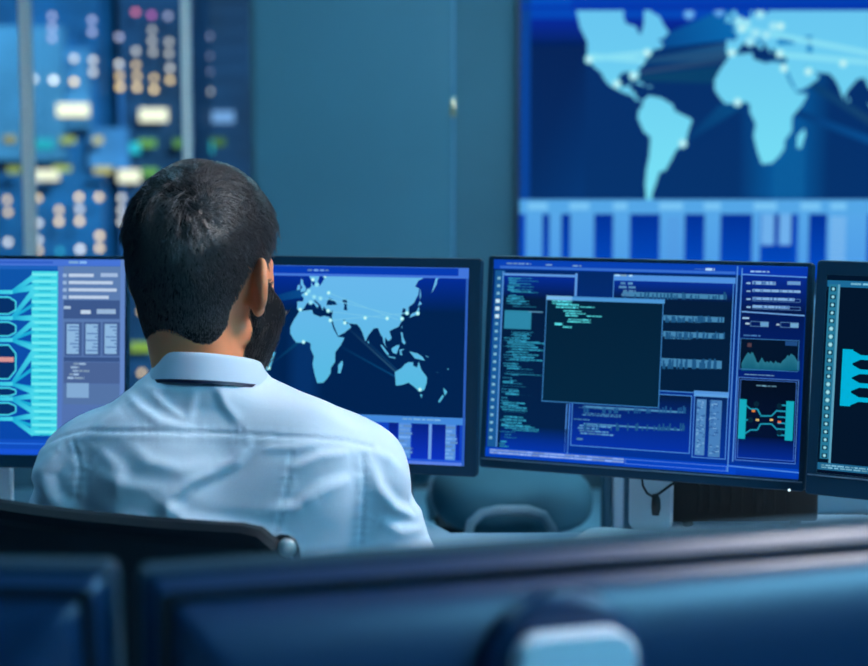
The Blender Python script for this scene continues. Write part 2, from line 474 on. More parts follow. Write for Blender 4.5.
class Picture:
    """what a display shows: flat coloured shapes on its front, stacked a tenth of a millimetre apart (lx, lz in metres on the panel)"""

    def __init__(s, w0, w1, z0, z1, step=0.0001):
        s.v, s.f, s.c = [], [], []
        s.r = (w0, w1, z0, z1)
        s.step = step

    def poly(s, pts, col, layer, cols=None):
        w0, w1, z0, z1 = s.r
        pc = [(p[0], p[1], (cols[i] if cols else col)) for i, p in enumerate(pts)]
        for ax, lim, sg in ((0, w0, 1), (0, w1, -1), (1, z0, 1), (1, z1, -1)):   # clip to the display
            out = []
            for i, a in enumerate(pc):
                b = pc[(i + 1) % len(pc)]
                da, db = (a[ax] - lim) * sg, (b[ax] - lim) * sg
                if da >= 0:
                    out.append(a)
                if da * db < 0:
                    t = da / (da - db)
                    out.append((a[0] + (b[0] - a[0]) * t, a[1] + (b[1] - a[1]) * t, tuple(x + (y - x) * t for x, y in zip(a[2], b[2]))))
            pc = out
            if len(pc) < 3:
                return
        tris = tessellate_polygon([[Vector((p[0], p[1], 0)) for p in pc]]) if len(pc) > 4 else ([(0, 1, 2), (0, 2, 3)] if len(pc) == 4 else [(0, 1, 2)])
        n = len(s.v)
        y = -(layer + 1) * s.step
        for p in pc:
            s.v.append((p[0], y, p[1]))
            s.c.append(p[2])
        for t in tris:
            a, b, c = (Vector(s.v[n + k]) for k in t)
            if (b - a).cross(c - a).y > 0:
                t = (t[0], t[2], t[1])
            s.f.append(tuple(n + k for k in t))

    def rect(s, x0, z0, x1, z1, col, layer=1, col_bottom=None):
        x0, x1 = min(x0, x1), max(x0, x1)
        z0, z1 = min(z0, z1), max(z0, z1)
        cb = col_bottom or col
        s.poly([(x0, z0), (x1, z0), (x1, z1), (x0, z1)], col, layer, [cb, cb, col, col])

    def frame(s, x0, z0, x1, z1, t, col, layer=3):
        s.rect(x0, z0, x1, z0 + t, col, layer)
        s.rect(x0, z1 - t, x1, z1, col, layer)
        s.rect(x0, z0, x0 + t, z1, col, layer)
        s.rect(x1 - t, z0, x1, z1, col, layer)

    def line(s, a, b, wa, wb, ca, cb, layer=2):
        d = Vector((b[0] - a[0], b[1] - a[1])).normalized()
        n = Vector((-d.y, d.x))
        s.poly([(a[0] + n.x * wa, a[1] + n.y * wa), (a[0] - n.x * wa, a[1] - n.y * wa), (b[0] - n.x * wb, b[1] - n.y * wb), (b[0] + n.x * wb, b[1] + n.y * wb)],
               ca, layer, [ca, ca, cb, cb])

    def disc(s, x, z, r, c0, c1, layer=5, n=14):
        for k in range(n):
            a, b = 2 * math.pi * k / n, 2 * math.pi * (k + 1) / n
            s.poly([(x, z), (x + r * math.cos(a), z + r * math.sin(a)), (x + r * math.cos(b), z + r * math.sin(b))], c0, layer, [c0, c1, c1])

    def text(s, x0, z0, x1, z1, col, layer=4, rows=4, indent=0.0, r=rng, dens=.8):
        """rows of illegibly small writing as word-length dashes"""
        x0, x1 = min(x0, x1), max(x0, x1)
        z0, z1 = min(z0, z1), max(z0, z1)
        h = (z1 - z0) / rows
        for i in range(rows):
            z = z1 - (i + .5) * h
            x = x0 + indent * r.random() * (x1 - x0)
            end = x1 - (x1 - x0) * .5 * r.random() * (0 if rows <= 2 else 1)
            while x < end:
                w = h * r.uniform(1.0, 3.2)
                k = r.uniform(.6, 1.15)
                s.rect(x, z - h * .3, min(x + w, end), z + h * .3, tuple(c * k for c in col), layer)
                x += w + h * r.uniform(.2, .6) / dens

    def build(s, name, parent, M):
        me = bpy.data.meshes.new(name)
        me.from_pydata([tuple(M @ Vector(p)) for p in s.v], [], s.f)
        ca = me.color_attributes.new('picture', 'FLOAT_COLOR', 'POINT')
        flat = np.ones((len(s.v), 4), dtype=np.float32)
        flat[:, :3] = np.array([c[:3] for c in s.c], dtype=np.float32)
        ca.data.foreach_set('color', flat.ravel())
        me.materials.append(M_SCREEN)
        o = bpy.data.objects.new(name, me)
        COL.objects.link(o)
        o.parent = parent
        return o


def C(r, g, b):
    return (lin(r), lin(g), lin(b))


def world_map(pic, ll, land, sea, layer=2, glow=True, dot=.004, beams=True, gradient=0):
    for ring in LAND:
        pts = [ll(*p) for p in ring]
        if gradient:
            cols = [tuple(a + (b - a) * min(1, max(0, (p[1] + 40) / 100)) for a, b in zip(land[0], land[1])) for p in ring]
            pic.poly(pts, land[0], layer, cols)
        else:
            pic.poly(pts, land[0], layer)
    for ring in SEAS:
        pic.poly([ll(*p) for p in ring], sea, layer + 1)
    if glow:
        for (lo, la) in SPOTS:
            x, z = ll(lo, la)
            pic.disc(x, z, dot, C(235, 255, 252), C(110, 222, 240), layer + 4)


# ------------------------------------------------------------------ monitors
def pose_matrix(c, yaw, tilt):
    return Matrix.Translation(c) @ Matrix.Rotation(yaw, 4, 'Z') @ Matrix.Rotation(tilt, 4, 'X')


def plane_of(P):
    """photo pixel -> (lx, lz) on the front plane of a panel with pose P"""
    Pi = P.inverted()
    o = Pi @ Vector((0, 0, CAMZ))

    def f(px, py):
        q = Pi @ at(px, py, 2.0)
        d = q - o
        t = -o.y / d.y
        p = o + d * t
        return (p.x, p.z)
    return f


def rrect(w, h, r, n=5):
    pts = []
    for cx, cz, a0 in ((w / 2 - r, h / 2 - r, 0), (-w / 2 + r, h / 2 - r, 90), (-w / 2 + r, -h / 2 + r, 180), (w / 2 - r, -h / 2 + r, 270)):
        for k in range(n + 1):
            a = R_(a0 + 90 * k / n)
            pts.append((cx + r * math.cos(a), cz + r * math.sin(a)))
    return pts


def loft(mb, rings):
    """rings: list of equal-length lists of points; closes both ends"""
    n = len(rings[0])
    vs = [p for r in rings for p in r]
    fs = []
    for i in range(len(rings) - 1):
        for k in range(n):
            l = (k + 1) % n
            fs.append((i * n + k, i * n + l, (i + 1) * n + l, (i + 1) * n + k))
    fs.append(tuple(reversed(range(n))))
    fs.append(tuple((len(rings) - 1) * n + k for k in range(n)))
    mb.add(vs, fs)
    return mb


def monitor(label, c, yaw, tilt, w, h, bez, base_z, draw, lip=True, neck_top=.0, cable=False, led=None, group='monitors on the operator desk', neck_h=0.05, neck_dx=0.0):
    """bez = (left, top, right, bottom). Origin of the thing: the foot on the desk."""
    P = pose_matrix(Vector(c), yaw, tilt)
    yv = Matrix.Rotation(yaw, 4, 'Z')
    foot = Vector(c) + yv @ Vector((0, 0.085, 0))
    foot.z = base_z
    root = empty('monitor', foot, yaw)
    tag(root, label, 'monitor', group)
    L = (Matrix.Translation(foot) @ yv).inverted() @ P            # panel frame -> thing frame
    l, t, r, b = bez
    sx0, sx1, sz0, sz1 = -w / 2 + l, w / 2 - r, -h / 2 + b, h / 2 - t
    # casing: frame ring around the recessed display, then the back shell
    mb = MB()
    o_ = rrect(w, h, .006)
    def ring(pts, y):
        return [L @ Vector((x, y, z)) for x, z in pts]
    def sc(pts, kx, kz, dz=0):
        return [(x * kx, z * kz + dz) for x, z in pts]
    scx, scz = (sx0 + sx1) / 2, (sz0 + sz1) / 2
    inn = [(x + scx, z + scz) for x, z in rrect(sx1 - sx0, sz1 - sz0, .001)]
    loft(mb, [ring(inn, .006), ring(inn, .0006), ring(sc(o_, .994, .991), .0), ring(o_, .0025), ring(o_, .018), ring(sc(o_, .985, .985), .0205)])
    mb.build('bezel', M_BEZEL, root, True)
    # back shell with its sloped shoulders, vent slot near the top and centre bulge
    bs = MB()
    def kx(k):                                                  # the same margin on all four sides
        return 1 - (1 - k) * h / w
    prof = [(.985, .0195), (.953, .0300), (.950, .0305), (.947, .029), (.912, .029), (.909, .032)]
    for i in range(1, 11):
        s_ = i / 10
        prof.append((.909 - .56 * s_ ** 1.5, .032 + .036 * math.sin(s_ * math.pi / 2) ** 1.0))
    loft(bs, [ring(sc(o_, kx(k), k), y) for k, y in prof])
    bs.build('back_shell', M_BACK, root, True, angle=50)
    vt = MB()
    loft(vt, [ring(sc(o_, kx(k), k), y) for k, y in ((.949, .0285), (.949, .0300), (.910, .0300), (.910, .0285))])
    vt.build('vent', M_VENT, root)
    if draw is None:
        pic = Picture(sx0, sx1, sz0, sz1)
        pic.rect(sx0, sz0, sx1, sz1, C(3, 24, 60), 0)
    else:
        pic = Picture(sx0, sx1, sz0, sz1)
        draw(pic, plane_of(P), (sx0, sx1, sz0, sz1))
    pic.build('screen', root, L @ Matrix.Translation((0, .0045, 0)))
    if lip:
        MB().box((0, -.0006, sz0 - .0035), (w - .006, .0016, .0022), M=L, bev=.0005).build('bezel_edge', M_LIP, root)
    if led is not None:
        x, z = plane_of(P)(*led)
        MB().lathe([(.0004, 0), (.0022, 0), (.0018, .0012), (.0004, .0014)], n=12, M=L @ Matrix.Translation((x, -.0002, z)) @ Matrix.Rotation(R_(90), 4, 'X')).build(
            'power_light', emit('led_white', rgb(215, 245, 255), 1.5), root)
    # stand: hinge hub, flat silver neck, foot plate
    hub_z = (L @ Vector((0, .066, 0))).z + neck_top
    yb = (L @ Vector((0, .060, neck_top))).y
    hb = MB().lathe([(.010, 0), (.045, 0), (.050, .004), (.050, .020), (.043, .026), (.010, .026)], n=36,
                    M=Matrix.Translation((neck_dx, yb + .018, hub_z)) @ Matrix.Rotation(R_(90), 4, 'X'))
    hb.build('hinge', M_BACK, root, True)
    nt_ = hub_z + neck_h
    out = rrect(.074, nt_ - .012, .016, 6)
    nk = MB()
    yy = yb + .018
    zc_ = (nt_ + .012) / 2
    loft(nk, [[Vector((x, yy, z + zc_)) for x, z in sc(out, .95, .995)], [Vector((x, yy + .003, z + zc_)) for x, z in out],
              [Vector((x, yy + .016, z + zc_)) for x, z in out], [Vector((x, yy + .019, z + zc_)) for x, z in sc(out, .95, .995)]])
    nk.v = [(x + neck_dx, y, z) for x, y, z in nk.v]
    nk.build('neck', M_SILVER, root, True)
    ft = MB()
    fo = rrect(.21, .15, .03, 6)
    loft(ft, [[Vector((x, y + yy - .070, 0)) for x, y in sc(fo, .98, .98)], [Vector((x, y + yy - .070, .003)) for x, y in fo],
              [Vector((x, y + yy - .070, .009)) for x, y in fo], [Vector((x, y + yy - .070, .013)) for x, y in sc(fo, .96, .95)]])
    ft.v = [(x + neck_dx, y, z) for x, y, z in ft.v]
    ft.build('foot', M_SILVER, root, True)
    if cable:
        inv = (Matrix.Translation(foot) @ yv).inverted()
        def q(px, py, y=cable):
            return inv @ at(px, py, y)
        cb = MB().tube([q(641, 470), q(643, 486), q(647, 493), q(653, 497), q(660, 493), q(668, 487), q(678, 480)], .0022, 8)
        cb.build('cable', M_VENT, root, True)
        cl = MB().tube([q(655, 494), q(656, 500), q(656, 508), q(655.5, 515)], [.005, .0075, .0082, .006], 12)
        tag(cl.build('cable_clip', M_VENT, root, True), 'black cable clip on the silver neck')
    return root


DZ = 0.70                                                        # desk top height


# --- what each display shows ---------------------------------------------------------------------------------
def draw_code(pic, q, r):
    x0, x1, z0, z1 = r
    pic.rect(x0, z0, x1, z1, C(2, 40, 100), 0, C(2, 50, 150))
    def rc(px0, py0, px1, py1, col, layer, cb=None):
        a, b = q(px0, py0), q(px1, py1)
        pic.rect(a[0], a[1], b[0], b[1], col, layer, cb)
    def fr(px0, py0, px1, py1, t, col, layer=3):
        a, b = q(px0, py0), q(px1, py1)
        pic.frame(min(a[0], b[0]), min(a[1], b[1]), max(a[0], b[0]), max(a[1], b[1]), t, col, layer)
    def tx(px0, py0, px1, py1, col, rows, layer=4, indent=0, dens=.8):
        a, b = q(px0, py0), q(px1, py1)
        pic.text(a[0], a[1], b[0], b[1], col, layer, rows, indent, rng, dens)
    LB, LB2, TEAL, GREY, DK = C(90, 150, 225), C(60, 110, 200), C(50, 160, 190), C(120, 170, 205), C(3, 26, 56)
    # top bars
    pic.rect(x0, z1 - .016, x1, z1, C(8, 66, 180), 1)
    a, b = q(505, 262.6), q(531, 264.8)
    tx(506, 262, 530, 265, C(130, 180, 235), 1)
    tx(545, 263.5, 552, 266, C(130, 180, 235), 1)
    tx(572, 264.5, 581, 267, C(130, 180, 235), 1)
    tx(694, 268, 704, 270, LB2, 1)
    tx(705, 267, 714, 271.5, C(160, 200, 240), 1)
    rc(499, 268, 735, 271.5, C(52, 108, 206), 2)
    # icon column
    rc(494.5, 270, 496.5, 447, C(24, 88, 150), 1)
    pic.line(q(502.5, 271), q(495.5, 447), .0011, .0011, C(84, 146, 220), C(84, 146, 220), 4)
    for k in range(22):
        y = 278 + k * 7.6
        w = (2.0 if k in (3, 4, 5) else 1.45)
        xx = 498.2 - k * .40
        rc(xx - w, y - w, xx + w, y + w, C(190, 225, 240) if k in (3, 4, 5) else C(120, 180, 210), 3)
    # left tall code window
    rc(503.5, 273, 567, 452, DK, 2, C(2, 34, 76))
    rc(500, 425, 566.5, 452, C(2, 34, 76), 3, C(4, 52, 168))
    rc(503.5, 274, 575, 301, C(4, 44, 150), 3, DK)
    rc(503.5, 272.8, 575.8, 277.2, C(90, 150, 224), 4)
    rc(574.6, 273, 576, 296, LB, 4)
    T = C(46, 150, 186)
    for (p0, p1, p2, p3, rows, ind) in ((506, 277, 520, 291, 6, .25), (510, 290, 530, 293, 1, 0), (505, 295, 526, 305, 4, .3), (506, 332, 544, 349, 7, .2),
                                       (508, 340, 543, 362, 8, .35), (503, 362, 520, 370, 3, .2), (504, 373, 541, 376, 1, 0), (502, 380, 512, 384, 1, 0), (504, 389, 518, 396, 2, .3),
                                       (500, 401, 527, 412, 4, .1), (501, 415, 530, 428, 4, .25), (504, 425, 544, 433, 3, .2), (498, 440, 510, 448, 3, .2)):
        tx(p0, p1, p2, p3, T, rows, 5, ind, 1.6)
    for k in range(58):
        y = 278 + 2.85 * k
        if 308 < y < 331 or y > 438:
            continue
        xx = 505.5 - (y - 278) * .045 + 10 * rng.random() ** 2
        tx(xx, y - .9, xx + 6 + 26 * rng.random() ** 1.6, y + .9, C(44, 140, 178), 1, 4, 0, 2)
    rc(504, 310, 530, 329.5, C(44, 134, 168), 4)
    for k in range(7):
        rc(504, 312 + 2.6 * k, 528 + 3 * rng.random(), 313 + 2.6 * k, C(30, 100, 140), 5)
    rc(528, 311, 542, 312.6, C(90, 150, 190), 5)
    # upper right code window
    rc(613, 275, 728.5, 394, DK, 2, C(2, 30, 60))
    rc(613, 276, 734, 303, C(6, 50, 160), 3, DK)
    rc(613, 274.3, 735, 283.6, C(78, 144, 224), 4)
    tx(614, 273.6, 634, 277.2, C(150, 200, 240), 1, 5)
    fr(613, 274.3, 728.5, 395, .0014, C(70, 138, 214), 4)
    tx(617, 281, 637, 297, C(84, 140, 190), 4, 5, .3)
    for (p0, p1, p2, p3) in ((622, 291.5, 726, 299.5), (663, 315, 723.5, 322.5), (662.5, 331, 724, 339), (661, 358, 721, 369)):
        rc(p0, p1, p2, p3, C(66, 130, 176), 4)
        for k in range(34):
            xx = p0 + (p2 - p0) * rng.random()
            rc(xx, p1 + (p3 - p1) * rng.random() * .6, xx + 1.3, p3, C(28, 84, 130), 5)
    tx(664, 321, 700, 323, C(66, 130, 176), 1)
    tx(664, 337, 690, 340, C(66, 130, 176), 1)
    # centre pop-up
    a, b = q(546, 294), q(663, 406)
    rc(545.8, 295.6, 658.3, 408.3, C(2, 33, 58), 6, C(3, 38, 64))
    rc(545.8, 295.4, 664.2, 303.6, C(76, 150, 214), 7)
    rc(546, 295.4, 571.4, 300.4, C(120, 184, 234), 8)
    fr(545.8, 295.6, 658.3, 408.3, .0013, C(60, 132, 200), 7)
    for (p0, p1, p2, p3, rows) in ((549, 299.5, 571, 305, 2), (555, 303, 578, 309, 2), (578, 305.8, 594, 308.3, 1), (562, 309.5, 588, 317.5, 3), (585, 315, 601, 317.5, 1), (565, 318, 590, 323.5, 2), (554, 322, 562, 326, 1), (562, 325.5, 571, 328.5, 1)):
        tx(p0, p1, p2, p3, C(84, 214, 226), rows, 9, .12, 1.5)
    # lower middle window
    rc(572, 389, 689, 454, DK, 2, C(4, 50, 168))
    fr(572, 389, 689, 454, .0013, C(74, 140, 220), 3)
    pic.line(q(569, 404), q(566.4, 454), .0010, .0010, C(74, 136, 220), C(74, 136, 220), 3)
    pic.line(q(566.3, 404), q(563.6, 452), .0010, .0010, C(74, 136, 220), C(74, 136, 220), 3)
    for (p0, p1, p2, p3) in ((583, 405.5, 684, 413.5), (583, 423, 683, 431)):
        rc(p0, p1, p2, p3, C(72, 136, 186), 5)
        for k in range(30):
            xx = p0 + (p2 - p0) * rng.random()
            rc(xx, p1 + (p3 - p1) * rng.random() * .6, xx + 1.3, p3, C(28, 84, 140), 6)
    tx(578, 406, 626, 411, C(72, 136, 186), 2, 5, .1)
    tx(577, 412, 620, 418, C(72, 136, 186), 2, 5, .2)
    tx(573, 418, 589, 421, C(72, 136, 186), 1, 5)
    tx(577, 424, 618, 437, C(84, 146, 200), 4, 5, .15, 1.4)
    tx(576, 437, 582, 441, C(84, 146, 200), 1, 5)
    # narrow double column window
    rc(694, 392, 725, 459.5, C(4, 36, 84), 2, C(4, 50, 150))
    rc(693.5, 390.5, 728.2, 398, C(92, 158, 224), 4)
    fr(694, 391, 725, 459.8, .0013, C(76, 138, 220), 4)
    rc(696.5, 399, 703.5, 455.5, C(78, 134, 192), 5)
    rc(709.8, 400, 719, 457.5, C(70, 126, 186), 5)
    for k in range(60):
        for (xx0, xx1) in ((695, 704), (708.5, 718)):
            xx, yy = xx0 + rng.random() * 8, 400 + rng.random() * 53
            rc(xx, yy, xx + rng.uniform(1, 2.6), yy + 1.1, C(44, 92, 156) if rng.random() < .6 else C(120, 170, 214), 6)
    # dividers of the right hand column
    pic.line(q(737.2, 266), q(727.0, 472), .0010, .0010, C(80, 140, 220), C(80, 140, 220), 6)
    pic.line(q(741.8, 268), q(732.2, 462), .0010, .0010, C(80, 140, 220), C(80, 140, 220), 6)
    # right column panels
    rc(742.6, 268, 797.5, 463, C(2, 18, 50), 2, C(2, 40, 140))
    rc(742, 266.5, 807, 277, C(6, 54, 172), 3)
    tx(750, 270, 769, 273, C(150, 196, 240), 1, 5)
    rc(742, 275, 804.5, 315, C(5, 42, 142), 3, C(3, 22, 64))
    pic.line(q(742, 274.2), q(806.5, 277.2), .0010, .0010, C(86, 146, 224), C(86, 146, 224), 4)
    for k in range(4):
        y = 282.5 + 8 * k
        tx(746, y - 1, 750, y + 2, C(140, 184, 226), 1, 5)
        rc(752, y - 1.6, (775, 800, 794, 789)[k], y + 2.4, C(126, 172, 222), 5)
        for j in range(12):
            xx = 752 + (23, 48, 42, 37)[k] * rng.random()
            rc(xx, y - 1, xx + .8, y + 1.8, C(60, 104, 170), 6)
    rc(787, 281, 800, 285, C(100, 150, 206), 5)
    fr(752, 305.5, 800, 310.5, .0006, C(90, 140, 200), 5)
    fr(752, 297.5, 800, 302.5, .0006, C(90, 140, 200), 5)
    pic.line(q(741, 311.5), q(804, 315.6), .0010, .0010, C(106, 160, 226), C(106, 160, 226), 5)
    tx(742, 316.5, 749, 319.5, C(150, 190, 226), 1, 5)
    fr(750, 321, 768, 327, .0007, C(90, 140, 190), 5)
    tx(745, 322, 749, 325, C(170, 200, 226), 1, 5)
    rc(760, 322, 768, 326.5, C(100, 154, 200), 5)
    fr(780, 322, 798, 328, .0007, C(90, 140, 190), 5)
    rc(790, 323, 798, 327.5, C(110, 164, 206), 5)
    tx(776, 323, 779, 326, C(170, 200, 226), 1, 5)
    tx(743, 334, 760, 337, C(70, 124, 190), 1, 5)
    # little area chart
    rc(740.5, 338.5, 797.5, 371.5, C(2, 20, 44), 3)
    fr(740, 338, 797.6, 372, .0010, C(56, 118, 180), 6)
    rc(785, 341, 797, 346, C(30, 74, 130), 5)
    n = 34
    base = [q(741 + 58 * k / n, 370.5) for k in range(n + 1)]
    hs = []
    for k in range(n + 1):
        t = k / n
        hs.append(4 + 11 * math.exp(-((t - .14) / .09) ** 2) + 3 * abs(math.sin(t * 23)) + 9 * math.exp(-((t - .85) / .1) ** 2) + rng.random() * 4 + 3 * math.exp(-((t - .35) / .03) ** 2) * 2)
    for k in range(n):
        a, b = base[k], base[k + 1]
        c_, d_ = q(741 + 58 * (k + 1) / n, 370.5 - hs[k + 1]), q(741 + 58 * k / n, 370.5 - hs[k])
        c0, c1 = C(14, 90, 116), C(40, 116, 140)
        pic.poly([a, b, c_, d_], c0, 4, [c0, c0, c1, c1])
    rc(747, 343, 751, 347, C(80, 60, 70), 5)
    tx(744, 373.5, 774, 376.5, C(120, 170, 214), 1, 5)
    # network diagram
    rc(738.6, 378, 795.5, 463, C(2, 14, 32), 3, C(2, 18, 56))
    rc(735, 436, 795, 462.5, C(2, 20, 66), 4, C(4, 44, 150))
    fr(738, 377, 794.8, 464.4, .0009, C(84, 138, 220), 6)
    fr(740, 379, 793, 461.6, .0008, C(66, 118, 210), 6)
    tx(756, 384.5, 776, 387.5, C(110, 160, 190), 1, 5)
    CY_ = C(20, 170, 190)
    rc(739, 399, 744.5, 439, CY_, 6)
    rc(786, 401, 792, 441, CY_, 6)
    for k in range(6):
        y = 405 + 6 * k
        a, b = q(777, y), q(786, y + .3)
        pic.rect(a[0], a[1] - .0012, b[0], a[1] + .0012, C(30, 150, 180), 6)
    for (xa, ya, xb, yb) in ((744, 404, 750, 409), (750, 409, 757, 409), (744, 434, 750, 430), (750, 430, 757, 430), (757, 409, 760, 415), (757, 430, 760, 424), (760, 416, 771, 416), (760, 424, 771, 424), (771, 416, 777, 410), (771, 424, 777, 430), (744, 420, 748, 420)):
        pic.line(q(xa, ya), q(xb, yb), .0011, .0011, C(30, 150, 180), C(30, 150, 180), 6)
    for (xx, yy, cc) in ((753, 411, C(224, 130, 60)), (757, 420, C(220, 190, 120)), (771, 420, C(230, 180, 110)), (779, 422, C(220, 110, 70))):
        rc(xx - 1.6, yy - 1.1, xx + 1.6, yy + 1.1, cc, 8)
    for (xx, yy) in ((750, 420), (756, 404), (779, 406), (779, 433)):
        pic.disc(*q(xx, yy), .0042, C(4, 30, 44), C(8, 44, 64), 7, 10)
    # bottom bars
    rc(482, 447, 735, 476, C(4, 68, 196), 1)
    rc(489, 448.5, 623, 463.5, C(54, 108, 214), 3)
    tx(489, 448.5, 623, 463.5, C(140, 172, 236), 2, 4, 0, 3)
    fr(624.5, 459, 726, 471.5, .0008, C(90, 140, 230), 4)
    pic.rect(x0, z0, x1, z0 + .016, C(2, 70, 196), 1, C(2, 56, 172))
    pic.line(q(728, 466), q(800, 473), .0009, .0009, C(80, 140, 226), C(80, 140, 226), 5)


def draw_map(pic, q, r):
    x0, x1, z0, z1 = r
    SEA, NAVY = C(0, 40, 88), C(0, 34, 80)
    pic.rect(x0, z0, x1, z1, NAVY, 0)
    def Z(py, px=400):
        return q(px, py)[1]
    pic.rect(x0, Z(277.5), x1, z1, C(4, 58, 178), 10)
    pic.rect(x0, Z(277.5), x1, Z(265), C(66, 118, 218), 11)
    pic.rect(x0, Z(275), q(458, 275)[0], Z(267.5), C(6, 60, 178), 12)
    pic.text(q(307, 268)[0], Z(271.5, 310), q(328, 271)[0], Z(268.5, 310), C(110, 160, 226), 13, 1)
    zt = Z(277)
    zm = Z(312)
    pic.rect(x0, zm, x1, zt, C(2, 44, 150), 1, NAVY)
    # lighter vertical glow under Africa
    for (xa, xb, cc) in ((283, 296, (NAVY, C(4, 48, 104))), (296, 308, (C(4, 48, 104), C(4, 48, 104))), (308, 322, (C(4, 48, 104), NAVY))):
        a, b = q(xa, 400)[0], q(xb, 400)[0]
        pic.poly([(a, Z(416)), (b, Z(416)), (b, Z(330)), (a, Z(330))], NAVY, 1, [cc[0], cc[1], cc[1], cc[0]])
    # longitude/latitude fit on the panel
    xA, xB = q(289.5, 330)[0], q(426, 390)[0]
    kx = (xB - xA) / (153 + 17)
    zS, zG = q(318, 383.2)[1], q(310, 343)[1]
    kz = (zG - zS) / (merc(5) - merc(-34.5))
    def ll(lo, la):
        return (xA + kx * (lo + 17), zG + kz * (merc(la) - merc(5)))
    # trade beams
    for (a, b, c_) in (((51, 24), (118, -24), C(40, 84, 120)), ((40, 5), (116, -27), C(8, 70, 120)), ((60, 22), (119, -22), C(14, 60, 104))):
        pic.line(ll(*a), ll(*b), .002, .0012, NAVY, c_, 2)
    pic.line(ll(-43, -20), ll(0, 10), .001, .003, NAVY, C(6, 70, 116), 2)
    pic.line(ll(-73, 40), ll(0, 50), .002, .008, C(2, 44, 104), C(8, 74, 140), 2)
    world_map(pic, ll, (C(86, 186, 226), C(104, 184, 236)), SEA, 3, dot=.0036, gradient=1)
    for (a, b) in (((2, 49), (121, 33)), ((30, 36), (103, 31)), ((30, 50), (116, 30)), ((33, 28), (127, 36))):
        pic.line(ll(*a), ll(*b), .0008, .0008, C(116, 196, 234), C(116, 196, 234), 5)
    for (lo, la) in ((5, 51), (12, 47), (20, 46), (8, 43), (15, 55)):
        pic.disc(*ll(lo, la), .0044, C(170, 236, 248), C(110, 200, 238), 6)
    # table along the bottom
    pic.rect(x0, z0, x1, Z(416), C(16, 70, 190), 4, C(14, 62, 200))
    pic.rect(x0, Z(423), x1, Z(416), C(66, 136, 220), 5)
    pic.rect(x0, z0 + .0, x1, z0 + .005, C(90, 130, 232), 6)
    pic.rect(x0, z0 + .005, x1, z0 + .009, C(34, 88, 214), 6)
    def col(xa, xb, cc, layer=7, za=423, zb=460):
        a, b = q(xa, 440)[0], q(xb, 440)[0]
        pic.rect(a, z0 + .009, b, Z(za), cc, layer)
    DB = C(6, 34, 130)
    for (xa, xb) in ((196, 222), (232, 262), (300, 316), (322, 360), (388, 397), (411, 428), (431.5, 445), (456, 459)):
        a, b = q(xa, 440)[0], q(xb, 440)[0]
        pic.rect(a, z0 + .009, b, Z(423), DB, 7, C(10, 50, 190))
    for (xa, xb) in ((222, 232), (316, 322), (398, 410), (445, 455)):
        col(xa, xb, C(84, 144, 224), 7)
        a, b = q(xa, 440)[0], q(xb, 440)[0]
        pic.text(a, z0 + .01, b + .004, Z(424), C(110, 164, 230), 8, 9, 0, rng, 2)
    col(428, 431, C(110, 160, 232), 8)
    pic.text(q(402, 418)[0], Z(420), q(440, 418)[0], Z(417.5), C(130, 190, 240), 8, 1)
    pic.rect(x1 - .005, z0, x1 - .001, Z(277), C(46, 96, 190), 9)


